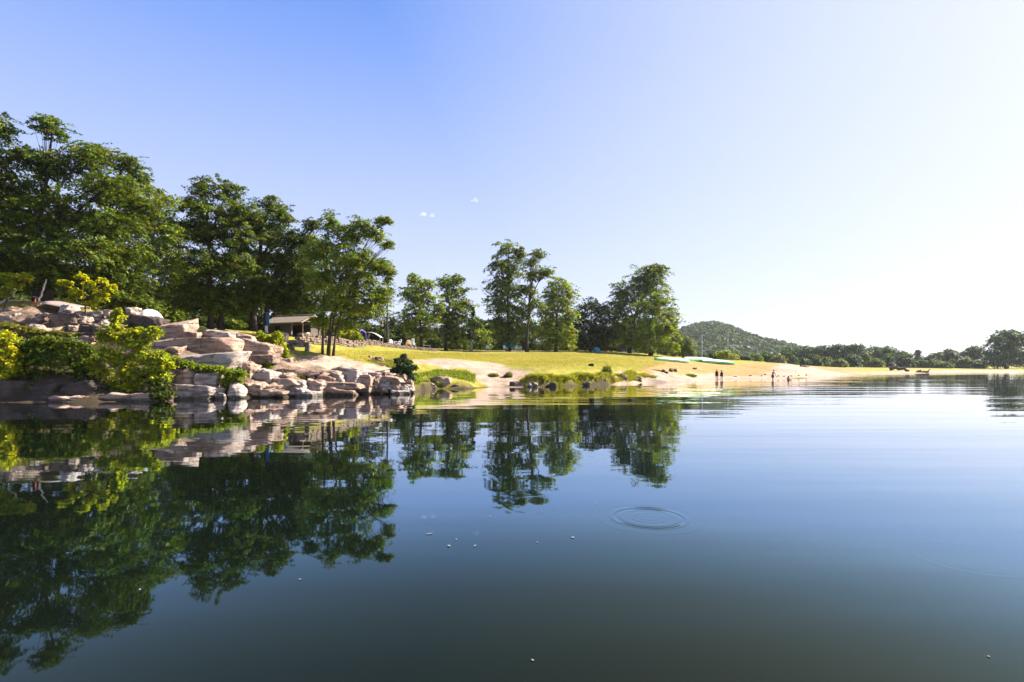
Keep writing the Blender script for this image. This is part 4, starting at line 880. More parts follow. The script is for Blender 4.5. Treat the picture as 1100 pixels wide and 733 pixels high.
# left side
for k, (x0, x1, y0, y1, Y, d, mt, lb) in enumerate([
        (108, 182, 421, 434, 26.7, 1.3, 'rock', 'long flat pinkish rock lying along the water under the bright bush'), (50, 97, 425, 434, 26.4, 1.0, 'rock', 'short flat rock at the water under the dark bush'), (60, 112, 408, 432, 27.2, 1.4, 'rock_dark_shade', 'dark boulder hidden under the dark bush'),
        (-30, 40, 408, 433, 27.0, 1.6, 'rock_dark_shade', 'dark boulder under the yellow bush'), (130, 180, 398, 428, 28.6, 1.6, 'rock_dark_shade', 'dark boulder behind the bright pointed bush'), (-20, 38, 326, 346, 34.6, 2.5, 'rock', 'pinkish broken rock at the upper left edge'),
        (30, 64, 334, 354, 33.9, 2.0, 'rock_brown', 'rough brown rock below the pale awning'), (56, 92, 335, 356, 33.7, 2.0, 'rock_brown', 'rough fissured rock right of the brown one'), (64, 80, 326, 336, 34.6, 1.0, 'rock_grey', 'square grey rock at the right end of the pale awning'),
        (78, 116, 333, 345, 34.8, 1.6, 'rock_grey', 'whitish slab over a dark recess'), (88, 128, 345, 362, 33.2, 1.6, 'rock_dark_shade', 'dark recessed rock under the whitish slab'), (56, 108, 359, 370, 31.6, 1.5, 'rock', 'long pale ledge above the dark bush'),
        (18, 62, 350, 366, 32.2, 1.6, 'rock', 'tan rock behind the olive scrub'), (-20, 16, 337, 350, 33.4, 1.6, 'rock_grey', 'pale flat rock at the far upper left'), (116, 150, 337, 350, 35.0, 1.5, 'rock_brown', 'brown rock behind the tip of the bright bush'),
        (135, 147, 329, 344, 35.0, 0.9, 'rock_grey', 'small pointed upright stone left of the white dome tent'), (140, 178, 337, 354, 34.7, 1.6, 'rock_dark_shade', 'dark rock in front of the white dome tent'), (150, 178, 372, 392, 31.0, 1.5, 'rock_dark_shade', 'dark rock under the broad pinkish ledge'),
        (180, 198, 371, 385, 31.2, 1.0, 'rock', 'notched stone under the broad pinkish ledge'), (96, 140, 376, 402, 30.6, 1.6, 'rock_dark_shade', 'dark rock behind the middle of the bright bush'), (0, 50, 372, 402, 29.8, 1.6, 'rock_dark_shade', 'dark rock behind the dark bush'), (34, 66, 412, 433, 26.9, 1.2, 'rock_dark_shade', 'dark waterline rock between two boulders under the dark bush'), (146, 178, 410, 430, 27.9, 1.2, 'rock_dark_shade', 'dark waterline rock under the right side of the bright bush')]):
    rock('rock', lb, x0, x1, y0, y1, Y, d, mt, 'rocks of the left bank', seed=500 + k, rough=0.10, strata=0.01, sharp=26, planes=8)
for k in range(26):
    px = rg.uniform(-10, 125); py = rg.uniform(338, 362); Y = 34.6 - (py - 338) * 0.13
    w = rg.uniform(6, 15); h = w * rg.uniform(0.35, 0.7)
    rock('broken_stone', 'small rough stone among the jumbled rocks of the upper left bank', px - w / 2, px + w / 2, py - h, py, Y, None, rg.choice(['rock', 'rock_grey', 'rock_brown']), 'broken stones of the upper left bank', seed=600 + k, rough=0.11, sharp=18, rz=rg.uniform(-1, 1))
for k in range(16):
    px = rg.uniform(182, 300); py = rg.uniform(366, 392); p = hit(px, py)
    w = rg.uniform(3, 8); h = w * 0.5
    rock('broken_stone', 'small loose stone on the pinkish ledge between slab and hut', px - w / 2, px + w / 2, py - h, py, p[1], None, 'rock', 'loose stones of the pinkish ledge', seed=640 + k, rough=0.1, rz=rg.uniform(-1, 1))
for k, (px, py) in enumerate([(836, 404.4), (842, 405), (822, 403), (818, 404.5), (806, 404), (850, 404.5), (858, 404), (866, 403.6), (790, 405)]):
    Y = hit(px, py)[1]; w = rg.uniform(1.6, 3.2)
    rock('beach_stone', 'small stone scattered on the beach near the bathers', px - w / 2, px + w / 2, py - 1.2, py, Y, None, 'rock_brown', 'small stones on the beach', seed=660 + k)

# driftwood and logs
def log(name, label, pts, r, mat='wood', group='driftwood', branches=0, rng=np.random.default_rng(2)):
    pts = np.array(pts, float); o = pts[0].copy(); mb = MB()
    m = np.linspace(0, 1, 9); k = np.linspace(0, 1, len(pts))
    p = np.stack([np.interp(m, k, pts[:, j]) for j in range(3)], 1) - o; p[1:-1] += rng.normal(size=(7, 3)) * r * 0.35
    mb.tube(p, r * np.linspace(1.1, 0.55, 9) * rng.uniform(0.85, 1.15, 9), 8)
    for _ in range(branches):
        j = rng.integers(1, 8); e = p[j] + rng.normal(size=3) * np.array([1, 0.6, 0.35]) * r * 3.2 + np.array([0, 0, r * 1.2])
        mb.tube(bez(p[j], e, 0.1, 5), r * np.linspace(0.5, 0.12, 5), 6)
    return tag(mb.build(name, M[mat], loc=tuple(o), smooth=True), label, 'driftwood', group)
def at(px, py, dz=0.0): 
    p = hit(px, py); p[2] += dz; return p
log('driftwood_log', 'dark driftwood stump on the beach below the left canoe', [at(720, 399.5, .1), at(724, 400, .3), at(727, 401, .15)], 0.2, branches=2)
log('driftwood_log', 'short dark log left of the driftwood stump', [at(712, 399.5, .1), at(717, 402, .1)], 0.2, branches=1)
log('driftwood_log', 'small dark branch lying below the canoes', [at(745, 397, .1), at(748, 397, .1)], 0.16)
log('driftwood_log', 'large tangled driftwood on the far shore', [on(956, 147) + [0, 0, .5], on(966, 146) + [0, 0, .8], on(976, 143) + [0, 0, .4]], 0.5, branches=4)
log('driftwood_log', 'low dark driftwood at the far waterline right of the tangle', [on(985, 144) + [0, 0, .3], on(998, 143) + [0, 0, .25]], 0.38, branches=2)
log('driftwood_log', 'grey branch on the sand bank behind the bathers', [at(860, 394, .1), at(868, 395, .15)], 0.2, 'wood', branches=3)
log('fallen_log', 'pale barkless log behind the upper left rocks', [P(9, 323.5, 36.2), P(33, 322.5, 36.6)], 0.09, 'wood_pale', None)
log('bare_branch', 'bare grey branch leaning up into the left tree', [P(-2, 328, 35.6), P(12, 318, 35.8), P(28, 300, 36.4)], 0.06, 'wood_pale', None, branches=4)
log('bare_branch', 'forked bare branch rising behind the red post', [P(41, 327, 35.8), P(45, 315, 35.9), P(50, 300, 36.2)], 0.07, 'wood_pale', None, branches=3)

# ------------------------------------------------------------------ built things
# stone wall along the lawn
wall_px = [(319, 42.6), (335, 45.5), (360, 50), (390, 56), (420, 63), (450, 70), (470, 74.5)]
wp = np.array([on(a_, Y)[:2] for a_, Y in wall_px])
seg = np.concatenate([[0], np.cumsum(np.hypot(*np.diff(wp, axis=0).T))])
mb = MB(); rng = np.random.default_rng(31); o0 = np.array([wp[0, 0], wp[0, 1], gz(*wp[0])])
for course in range(4):
    s_ = 0.0
    while s_ < seg[-1]:
        f = s_ / seg[-1]; hgt = 0.88 * (1 - f) + 0.34 * f
        ln_ = rng.uniform(0.28, 0.62); ch = hgt / 4
        x = np.interp(s_ + ln_ / 2, seg, wp[:, 0]); y = np.interp(s_ + ln_ / 2, seg, wp[:, 1])
        x2 = np.interp(s_ + ln_ / 2 + 0.1, seg, wp[:, 0]); y2 = np.interp(s_ + ln_ / 2 + 0.1, seg, wp[:, 1])
        an = math.atan2(y2 - y, x2 - x); dn = rng.normal(size=2) * 0.03
        if not (course == 3 and rng.uniform() < 0.3):
            v = ICO_V[:42] if False else None
            mb.box(np.array([x + dn[0], y + dn[1], gz(x, y) + ch * (course + 0.5) - 0.03]) - o0, (ln_ * 0.94, 0.42 * rng.uniform(0.8, 1.15), ch * rng.uniform(0.8, 1.02)), an + rng.normal() * 0.05)
        s_ += ln_
sw = mb.build('stone_wall', M['rock_brown'], loc=tuple(o0))
bv = sw.modifiers.new('bevel', 'BEVEL'); bv.width = 0.035; bv.segments = 2
tag(sw, 'low dry-stone wall running along the back edge of the lawn', 'wall')
# stone bench at the wall's near end
b0 = on(321, 41.4); be = empty('stone_bench', b0, 0.1)
tag(be, 'rough stone bench with two dark end blocks at the near end of the wall', 'bench')
def stone_block(name, c, size, seed, parent, mat):
    V = rock_shape(size, np.random.default_rng(seed), boxy=1.0, sharp=24, rough=0.05); 
    return link(name, np_mesh(name, V, tris=ICO_T, smooth=True), M[mat], parent, c)
stone_block('end_block', (-0.62, 0, 0.40), (0.55, 0.7, 1.0), 1, be, 'rock_brown'); stone_block('end_block', (0.68, 0, 0.34), (0.36, 0.6, 0.85), 2, be, 'rock_brown')
stone_block('seat', (0.05, 0.0, 0.42), (1.15, 0.62, 0.22), 3, be, 'rock_grey'); stone_block('backrest', (0.05, 0.30, 0.66), (1.1, 0.22, 0.55), 4, be, 'rock')

# tiled hut
hb = on(316, 52.5); hut = empty('hut', (hb[0], hb[1], hb[2]), math.radians(-20)); tag(hut, 'low stone hut with a pale tiled gable roof under the trees', 'hut')
mb = MB(); L_, Wd, Hh_ = 4.0, 3.0, 1.35
mb.box((-0.5, -Wd / 2 + .1, Hh_ / 2), (3.0, 0.2, Hh_)); mb.box((0, Wd / 2 - .1, Hh_ / 2), (L_, 0.2, Hh_)); mb.box((-L_ / 2 + .1, 0, Hh_ / 2), (0.2, Wd - .42, Hh_)); mb.box((L_ / 2 - .1, 0.7, Hh_ / 2), (0.2, Wd * .4, Hh_))
gab = np.array([[-L_/2, -Wd/2 + .02, Hh_ + .003], [-L_/2, Wd/2 - .02, Hh_ + .003], [-L_/2, 0, Hh_ + .62], [-L_/2 + .2, -Wd/2 + .02, Hh_ + .003], [-L_/2 + .2, Wd/2 - .02, Hh_ + .003], [-L_/2 + .2, 0, Hh_ + .62]])
mb.add(gab, [[0, 3, 4, 1], [1, 4, 5, 2], [2, 5, 3, 0]], [[0, 1, 2], [3, 5, 4]])
mb.build('wall', M['hut_wall'], hut)
mb = MB()
for sgn in (-1, 1):
    e = np.array([[-2.4, sgn * 1.85, Hh_ - .10], [2.6, sgn * 1.85, Hh_ - .10], [2.6, 0, Hh_ + .72], [-2.4, 0, Hh_ + .72]])
    th = np.array([0, 0, 0.1]); V = np.vstack([e, e + th])
    mb.add(V, [[0, 1, 2, 3], [4, 7, 6, 5], [0, 4, 5, 1], [1, 5, 6, 2], [2, 6, 7, 3], [3, 7, 4, 0]])
rf = mb.build('roof', M['tiles'], hut); mb = MB(); mb.bar((-2.4, 0, Hh_ + .83), (2.6, 0, Hh_ + .83), 0.09); mb.build('ridge_cap', M['tiles'], rf)
mb = MB(); mb.box((2.5, 0, Hh_ + .12), (0.1, 3.3, 0.1)); mb.build('tie_beam', M['wood'], hut)
for sgn in (-1, 1):
    mb = MB(); mb.bar((2.4, sgn * 1.5, 0), (2.4, sgn * 1.5, Hh_ + .02), 0.07); mb.build('post', M['wood'], hut)
mb = MB(); mb.box((-0.6, -Wd / 2 - .02, 0.85), (0.7, 0.05, 0.5)); wf = mb.build('window', M['wood'], hut); mb = MB(); mb.box((-0.6, -Wd / 2 - .05, 0.85), (0.56, 0.02, 0.38)); mb.build('pane', M['dark_cloth'], wf)
mb = MB(); mb.box((1.5, -0.1, 0.4), (0.9, 0.6, 0.06)); mb.box((1.2, -.1, .19), (.06, .5, .36)); mb.box((1.8, -.1, .19), (.06, .5, .36)); tb = mb.build('porch_table', M['white_plastic'], hut); 

# tents and awnings
def dome(name, label, px, Y, w, d, h, mat, door=None, group=None, base_z=None, cat='tent', rz=0.0):
    b = on(px, Y)
    if base_z is not None: b[2] = base_z
    e = empty(name, b, rz); tag(e, label, cat, group)
    nu, nv = 24, 10; mb = MB(); V = []
    for j in range(nv + 1):
        t = j / nv * math.pi / 2
        for i in range(nu):
            a_ = i / nu * 2 * math.pi; rr_ = math.cos(t) * (1 - 0.10 * abs(math.sin(2 * a_)) ** 1.5 * (1 - j / nv))
            V.append((math.cos(a_) * rr_ * w / 2, math.sin(a_) * rr_ * d / 2, math.sin(t) * h))
    q = [[j * nu + i, j * nu + (i + 1) % nu, (j + 1) * nu + (i + 1) % nu, (j + 1) * nu + i] for j in range(nv) for i in range(nu)]
    mb.add(V, q); mb.build('canopy', M[mat], e, smooth=True)
    for s in (0.25, 0.75):
        pts = [(math.cos(s * math.pi) * math.cos(t) * w / 2 * 1.01, math.sin(s * math.pi) * math.cos(t) * d / 2 * 1.01, math.sin(abs(t)) * h * 1.012 if True else 0) for t in np.linspace(0, math.pi, 17)]
        mb = MB(); mb.tube([(x, y, abs(z)) for x, y, z in pts], [0.018] * 17, 6); mb.build('tent_pole', M['metal'], e, smooth=True)
    if door:
        V = []
        for j in range(7):
            for i in range(7):
                a_ = -math.pi / 2 + (i - 3) * 0.16; t = j / 6 * 1.05; rr_ = math.cos(t) * 1.015
                V.append((math.cos(a_) * rr_ * w / 2, math.sin(a_) * rr_ * d / 2, math.sin(t) * h * 1.015))
        mb = MB(); mb.add(V, [[j * 7 + i, j * 7 + i + 1, (j + 1) * 7 + i + 1, (j + 1) * 7 + i] for j in range(6) for i in range(6)]); mb.build('door_flap', M[door], e, smooth=True)
    return e
pt = on(388, 61)
dome('dome_tent', 'purple dome tent behind the stone wall', 389, 61.5, 1.5, 1.5, 1.65, 'purple', 'navy', rz=0.4)
ce = empty('awning', on(402, 61.5)); tag(ce, 'white awning sloping over dark shade beside the purple tent', 'awning')
V = []
for j in range(5):
    for i in range(9):
        u, v = i / 8, j / 4
        V.append((-0.85 + 1.75 * u, -0.7 + 1.4 * v, 1.55 - 0.62 * u ** 1.6 + 0.10 * math.sin(u * math.pi) - 0.06 * abs(v - .5)))
mb = MB(); mb.add(V, [[j * 9 + i, j * 9 + i + 1, (j + 1) * 9 + i + 1, (j + 1) * 9 + i] for j in range(4) for i in range(8)]); aw = mb.build('awning_cloth', M['white_cloth'], ce, smooth=True)
so = aw.modifiers.new('thick', 'SOLIDIFY'); so.thickness = 0.012
for (x, y, z) in ((-0.8, -.65, 1.5), (-0.8, .65, 1.5), (0.85, -.65, .93), (0.85, .65, .93)):
    mb = MB(); mb.bar((x, y, 0), (x, y, z), 0.02); mb.build('awning_pole', M['metal'], ce)
mb = MB(); mb.box((0, 0.72, 0.55), (1.6, 0.02, 1.05)); mb.build('shade_panel', M['dark_cloth'], ce)  # dark sheet standing in for the shade beneath the awning
zz = P(161, 343, 38)[2]
dome('dome_tent', 'white dome tent with only its top showing above the rocks', 161, 38.2, 1.75, 1.8, P(161, 332.5, 38.2)[2] - gz(*on(161, 38.2)[:2]), 'white_cloth')
# pale awning with a red post behind the upper left rocks
a0 = P(42, 324, 35.6); ae = empty('awning', (a0[0], a0[1], gz(a0[0], a0[1]))); tag(ae, 'long pale canvas awning with a red post behind the upper left rocks', 'awning')
V = []; zb = gz(a0[0], a0[1])
for j in range(5):
    for i in range(9):
        u, v = i / 8, j / 4
        p = P(43 + 36 * u, 321.5 + 7.0 * u, 35.6) - np.array([a0[0], a0[1], zb]); p[1] += -0.2 + 1.6 * v; p[2] += 0.05 * math.sin(v * math.pi) + 0.06 * v - 0.03 * math.sin(u * math.pi) * (1 - v) - 0.22 * (1 - v)
        V.append(p)
mb = MB(); mb.add(V, [[j * 9 + i, j * 9 + i + 1, (j + 1) * 9 + i + 1, (j + 1) * 9 + i] for j in range(4) for i in range(8)]); aw = mb.build('awning_cloth', M['pale_canvas'], ae, smooth=True)
so = aw.modifiers.new('thick', 'SOLIDIFY'); so.thickness = 0.012
mb = MB(); mb.bar((-0.06, -.22, -0.1), (-0.06, -.22, P(41, 321, 35.4)[2] - zb), 0.045); mb.build('post', M['red'], ae)
for u, v in ((1, 0), (1, 1), (0, 1)):
    p = V[int(v * 4) * 9 + int(u * 8)]; mb = MB(); mb.bar((p[0], p[1], -0.4), tuple(p), 0.02); mb.build('awning_pole', M['metal'], ae)
# towels hung against the tree trunk
def hanging(name, label, px, py0, py1, w, Y, mat, group=None):
    t0, t1 = P(px, py0, Y), P(px, py1, Y); h = t0[2] - t1[2]; V = []
    for j in range(9):
        for i in range(7):
            u, v = i / 6 - .5, j / 8
            V.append((u * w * (1 - .12 * v), 0.05 * math.sin(u * 11 + v * 2) * (0.3 + v) + 0.02 * math.cos(v * 7), h * (1 - v) + 0.04 * math.cos(u * 6)))
    mb = MB(); mb.add(V, [[j * 7 + i, j * 7 + i + 1, (j + 1) * 7 + i + 1, (j + 1) * 7 + i] for j in range(8) for i in range(6)])
    o = mb.build(name, M[mat], loc=tuple(t1), smooth=True); so = o.modifiers.new('thick', 'SOLIDIFY'); so.thickness = 0.012
    return tag(o, label, 'towel', group)
hanging('towel', 'blue towel hanging against the dark tree trunk by the hut', 287.5, 336, 350, 0.30, 46.3, 'blue')
hanging('towel', 'white cloth hanging below the blue towel', 286, 350, 357.5, 0.26, 46.28, 'white_cloth')
mb = MB(); l0 = P(283, 336, 46.34); l1 = P(318, 334, 46.6); mb.tube([l0 - l0, (l1 - l0) * .5 - [0, 0, .06], l1 - l0], [0.006] * 3, 5); tag(mb.build('washing_line', M['white_plastic'], loc=tuple(l0)), 'thin washing line tied to the trunk above the blue towel', 'rope')

# chairs, tables
def chair(name, label, px, Y, mat, rz=0.0, group=None, s=1.0, frame='white_plastic', recline=0.25):
    b = on(px, Y); e = empty(name, b, rz); tag(e, label, 'chair', group)
    mb = MB(); mb.box((0, 0, 0.43 * s), (0.5 * s, 0.48 * s, 0.035)); mb.build('seat', M[mat], e)
    V = []
    for j in range(6):
        for i in range(5):
            u, v = i / 4 - .5, j / 5
            V.append((u * 0.5 * s * (1 - .25 * v * v), 0.23 * s + recline * s * v, (0.45 + 0.5 * v) * s - 0.06 * v * abs(u) * 2))
    mb = MB(); mb.add(V, [[j * 5 + i, j * 5 + i + 1, (j + 1) * 5 + i + 1, (j + 1) * 5 + i] for j in range(5) for i in range(4)])
    bk = mb.build('backrest', M[mat], e, smooth=True); so = bk.modifiers.new('thick', 'SOLIDIFY'); so.thickness = 0.03
    for sx in (-1, 1):
        for sy in (-1, 1):
            mb = MB(); mb.bar((sx * .22 * s, sy * .2 * s, 0.42 * s), (sx * .27 * s, sy * .27 * s, 0), 0.028, 0.022); mb.build('leg', M[frame], e)
        mb = MB(); mb.tube([(sx * .27 * s, -.22 * s, .42 * s), (sx * .28 * s, -.22 * s, .64 * s), (sx * .28 * s, .26 * s, .66 * s)], [0.026] * 3, 6); mb.build('armrest', M[frame], e)
    return e
CG = 'garden chairs behind the wall'
chair('garden_chair', 'white garden chair behind the wall, first right of the awning', 420.5, 66, 'white_plastic', 0.5, CG)
chair('garden_chair', 'white garden chair behind the wall, second right of the awning', 427, 66.5, 'white_plastic', -0.6, CG, 1.15)
chair('camping_chair', 'tan camping chair behind the wall beside a white cloth', 439, 69, 'tan_cloth', 0.3, CG, 1.3)
hanging('towel', 'white towel hanging right of the tan camping chair', 443.4, 364, 371, 0.42, 69.2, 'white_cloth')
mb = MB(); mb.bar((-.36, 0, 0), (-.36, 0, .86), .025); mb.bar((.36, 0, 0), (.36, 0, .86), .025); mb.bar((-.36, 0, .84), (.36, 0, .84), .022); tag(mb.build('drying_rail', M['white_plastic'], loc=tuple(on(443.4, 69.35))), 'white drying rail that holds the towel behind the wall', 'rail')
def table(label, px, Y, w=1.0, h=0.72):
    e = empty('folding_table', on(px, Y), 0.2); tag(e, label, 'table')
    mb = MB(); mb.box((0, 0, h), (w, .65, .04)); mb.build('tabletop', M['white_plastic'], e)
    for sx in (-1, 1):
        for sy in (-1, 1): mb = MB(); mb.bar((sx * w * .42, sy * .26, h - .02), (sx * w * .46, sy * .29, 0), .02); mb.build('leg', M['metal'], e)
table('white folding table at the right end of the stone wall', 458.5, 73)
CG2 = 'white chairs at the lawn back'
chair('garden_chair', 'white folding chair left of the teal parasol at the lawn back', 543, 84, 'white_plastic', 0.4, CG2, 1.15)
chair('garden_chair', 'white folding chair just right of the teal parasol', 553, 84.2, 'white_plastic', -0.5, CG2, 1.15)
chair('garden_chair', 'white folding chair farthest right of the teal parasol', 558.5, 84.6, 'white_plastic', -0.2, CG2, 1.05)
chair('garden_chair', 'lone white chair at the lawn back left of the tallest tree', 524, 84, 'white_plastic', 0.2, CG2, 1.1)
ue = empty('parasol', on(549, 85)); tag(ue, 'folded-down teal parasol between the white chairs', 'parasol')
mb = MB(); mb.bar((0, 0, 0), (0, 0, 1.5), .025); mb.build('pole', M['metal'], ue)
V = [(0, 0, 1.55)]; nn_ = 16
for j, (r_, z_) in enumerate(((.22, 1.42), (.42, 1.15), (.55, 0.8))):
    for i in range(nn_): a_ = i / nn_ * 2 * math.pi; V.append((r_ * math.cos(a_) * (1 + .08 * (-1) ** i), r_ * math.sin(a_) * (1 + .08 * (-1) ** i), z_))
mb = MB(); mb.add(V, [[1 + j * nn_ + i, 1 + (j + 1) * nn_ + i, 1 + (j + 1) * nn_ + (i + 1) % nn_, 1 + j * nn_ + (i + 1) % nn_] for j in range(2) for i in range(nn_)], [[0, 1 + i, 1 + (i + 1) % nn_] for i in range(nn_)]); mb.build('canopy', M['teal'], ue)
dome('dome_tent', 'small blue tent at the foot of the dark trees', 641, 90, 1.45, 1.4, 0.95, 'blue', 'cyan')
chair('camping_chair', 'purple camping chair in the shade right of the small blue tent', 671, 92, 'purple', 0.5, 'chairs under the right cluster', 1.15, 'metal', 0.4)
chair('camping_chair', 'pale camping chair right of the purple one under the trees', 680, 92.5, 'white_cloth', -0.3, 'chairs under the right cluster', 1.0, 'metal', 0.3)
mb = MB(); bp = at(635, 393.5); mb.box((0, 0, .12), (.55, .3, .24), 0.3); mb.box((0.03, 0, .245), (.34, .16, .06), .3); o = mb.build('bag', M['dark_cloth'], loc=tuple(bp)); bv = o.modifiers.new('bevel', 'BEVEL'); bv.width = .05; bv.segments = 3
tag(o, 'black bag lying alone on the front of the lawn', 'bag')

# canoes, upturned on the grass
def canoe(label, pa, pb, ya, yb, mat, w, h, group='upturned canoes'):
    a_, b_ = hit(pa, ya), hit(pb, yb); L = float(np.hypot(*(b_ - a_)[:2])); e = empty('canoe', tuple((a_ + b_) / 2), math.atan2(b_[1] - a_[1], b_[0] - a_[0]))
    e.rotation_euler[1] = -math.atan2(b_[2] - a_[2], L)
    tag(e, label, 'canoe', group)
    V = []; ns, nc = 25, 11
    for i in range(ns):
        t = i / (ns - 1) * 2 - 1; pr = (1 - abs(t) ** 2.6) ** 0.8 + 0.02; up = 0.12 * abs(t) ** 3
        for j in range(nc):
            a2 = j / (nc - 1) * math.pi
            V.append((t * L / 2, -math.cos(a2) * w / 2 * pr, 0.06 + max(0, math.sin(a2)) ** 0.7 * h * (0.55 + 0.45 * pr) - up * (1 - math.sin(a2))))
    q = [[i * nc + j, i * nc + j + 1, (i + 1) * nc + j + 1, (i + 1) * nc + j] for i in range(ns - 1) for j in range(nc - 1)]
    mb = MB(); mb.add(V, q); hl_ = mb.build('hull', M[mat], e, smooth=True); so = hl_.modifiers.new('thick', 'SOLIDIFY'); so.thickness = 0.03
    for s in (0, nc - 1):
        mb = MB(); mb.tube([V[i * nc + s] for i in range(ns)], [0.035] * ns, 6); mb.build('gunwale', M[mat], e, smooth=True)
    mb = MB(); mb.tube([(V[i * nc + nc // 2][0], 0, V[i * nc + nc // 2][2] + .02) for i in range(1, ns - 1)], [0.03] * (ns - 2), 6); mb.build('keel', M[mat], e, smooth=True)
    return e
canoe('pale green upturned canoe, left one of the row', 703, 741, 387.2, 390.2, 'green_pale', 1.0, 0.55)
canoe('pale green upturned canoe in the middle, behind the other two', 734, 768, 387.5, 389.3, 'green_pale', 1.0, 0.65)
canoe('deep green upturned canoe, right one of the row', 752, 789, 389.3, 392, 'green_deep', 0.95, 0.6)

# poles
for px, Y, top, lab in ((754, 112, 359, 'thin grey pole beside the round willow bush'), (782, 150, 358, 'thin grey pole in front of the hill'), (411, 88, 318, 'slim pale pole at the right end of the left wood')):
    b = on(px, Y); h = P(px, top, Y)[2] - b[2]; e = empty('utility_pole', b); tag(e, lab, 'pole', 'thin poles')
    mb = MB(); mb.bar((0, 0, -.1), (0, 0, h), 0.11, 0.07); mb.build('shaft', M['metal'] if px > 500 else M['wood_pale'], e); mb = MB(); mb.box((0, 0, h - .35), (1.1, .08, .08)); mb.build('crossarm', M['metal'], e)

# ------------------------------------------------------------------ people
def figure(name, label, loc, rz, J, hairc='hair', suit='navy', suit_kind='shorts', group=None, rot=None):
    """J: joint positions (metres, feet at z 0); one skinned body with fingers"""
    root = empty(name, loc, rz); tag(root, label, 'person', group)
    if rot: root.rotation_euler = rot
    V, E, Rr = [], [], []
    def v(p, r): V.append(tuple(p)); Rr.append(r); return len(V) - 1
    pel = v(J['pelvis'], .125); wai = v(J['waist'], .115); che = v(J['chest'], .135); nk = v(J['neck'], .055); hd0 = v(np.array(J['head']) * .62 + np.array(J['neck']) * .38, .072); hd = v(J['head'], .092); ht = v(np.array(J['head']) + (np.array(J['head']) - np.array(J['neck'])) * .42, .078)
    E += [(pel, wai), (wai, che), (che, nk), (nk, hd0), (hd0, hd), (hd, ht)]
    fc = np.array(J['face']); fc = fc / np.linalg.norm(fc)
    no = v(np.array(J['head']) + fc * .105 - np.array([0, 0, .01]), .014); E.append((hd, no))
    for s in 'LR':
        sh = v(J['sh' + s], .062); el = v(J['el' + s], .044); wr = v(J['wr' + s], .03); E += [(che, sh), (sh, el), (el, wr)]
        d = np.array(J['wr' + s]) - np.array(J['el' + s]); d /= np.linalg.norm(d); sd = np.cross(d, fc + .01); sd /= np.linalg.norm(sd)
        pm = v(np.array(J['wr' + s]) + d * .06, .03); E.append((wr, pm))
        for q, (o_, l_) in enumerate(((-.03, .075), (-.01, .09), (.01, .085), (.03, .065))):
            k1 = v(np.array(V[pm]) + d * .03 + sd * o_, .0095); k2 = v(np.array(V[pm]) + d * (.03 + l_ * .6) + sd * o_ * 1.1 + fc * .008, .009); k3 = v(np.array(V[pm]) + d * (.03 + l_) + sd * o_ * 1.1 + fc * .022, .008); E += [(pm, k1), (k1, k2), (k2, k3)]
        t1 = v(np.array(V[wr]) + d * .035 + sd * .035 + fc * .01, .011); t2 = v(np.array(V[wr]) + d * .08 + sd * .055 + fc * .02, .009); E += [(wr, t1), (t1, t2)]
        hp_ = v(J['hip' + s], .092); kn = v(J['kn' + s], .062); cf = v(np.array(J['kn' + s]) * .65 + np.array(J['an' + s]) * .35, .056); an = v(J['an' + s], .038); to = v(J['toe' + s], .034); E += [(pel, hp_), (hp_, kn), (kn, cf), (cf, an), (an, to)]
    me = bpy.data.meshes.new('body'); me.from_pydata(V, E, []); ob = bpy.data.objects.new('body', me); COL.objects.link(ob)
    sk = ob.modifiers.new('skin', 'SKIN'); sk.use_smooth_shade = True
    for i, r in enumerate(Rr): me.skin_vertices[0].data[i].radius = (r, r)
    me.skin_vertices[0].data[0].use_root = True
    sb = ob.modifiers.new('sub', 'SUBSURF'); sb.levels = sb.render_levels = 2
    dg = bpy.context.evaluated_depsgraph_get(); m2 = bpy.data.meshes.new_from_object(ob.evaluated_get(dg))
    ob.modifiers.clear(); ob.data = m2; m2.materials.clear(); m2.materials.append(M['skin']); ob.parent = root
    # hair: a cap hugging the back and top of the head
    hc = np.array(J['head']); up = np.array(J['head']) - np.array(J['neck']); up /= np.linalg.norm(up); fr = fc - up * (fc @ up); fr /= np.linalg.norm(fr); sd = np.cross(up, fr)
    k = ICO_V[:642] if False else ICO_V
    keep = (k[:, 2] > -0.45 + 0.9 * np.clip(k[:, 1], 0, 1))
    mp = -np.ones(len(k), int); mp[keep] = np.arange(keep.sum()); T_ = mp[ICO_T]; T_ = T_[(T_ >= 0).all(1)]
    hv = k[keep] * (np.array([.098, .108, .125]) * (1 + .04 * fbm(k[keep] * 5, 2))[:, None]); hv = hc + up * .015 - fr * .008 + hv[:, :1] * sd + hv[:, 1:2] * fr + hv[:, 2:] * up
    link('hair', np_mesh('hair', hv, tris=T_, smooth=True), M[hairc], root)
    # swimwear follows hips and thighs
    mb = MB(); p0, wv_ = np.array(J['pelvis']), np.array(J['waist'])
    mb.tube([p0 * .5 + wv_ * .5, p0, p0 - (wv_ - p0) * .35], [.15, .172, .165], 14, False)
    for s in 'LR':
        h_, k_ = np.array(J['hip' + s]), np.array(J['kn' + s]); mb.tube([h_ + (wv_ - p0) * .2, h_ * .75 + k_ * .25, h_ * .55 + k_ * .45], [.118, .113, .104], 12, False)
    if suit_kind == 'full':
        c_, n_ = np.array(J['chest']), np.array(J['neck']); mb.tube([p0, wv_, c_, c_ * .6 + n_ * .4], [.17, .155, .185, .13], 14, False)
    so = mb.build('swimwear', M[suit], root, smooth=True); sm = so.modifiers.new('thick', 'SOLIDIFY'); sm.thickness = .008
    return root
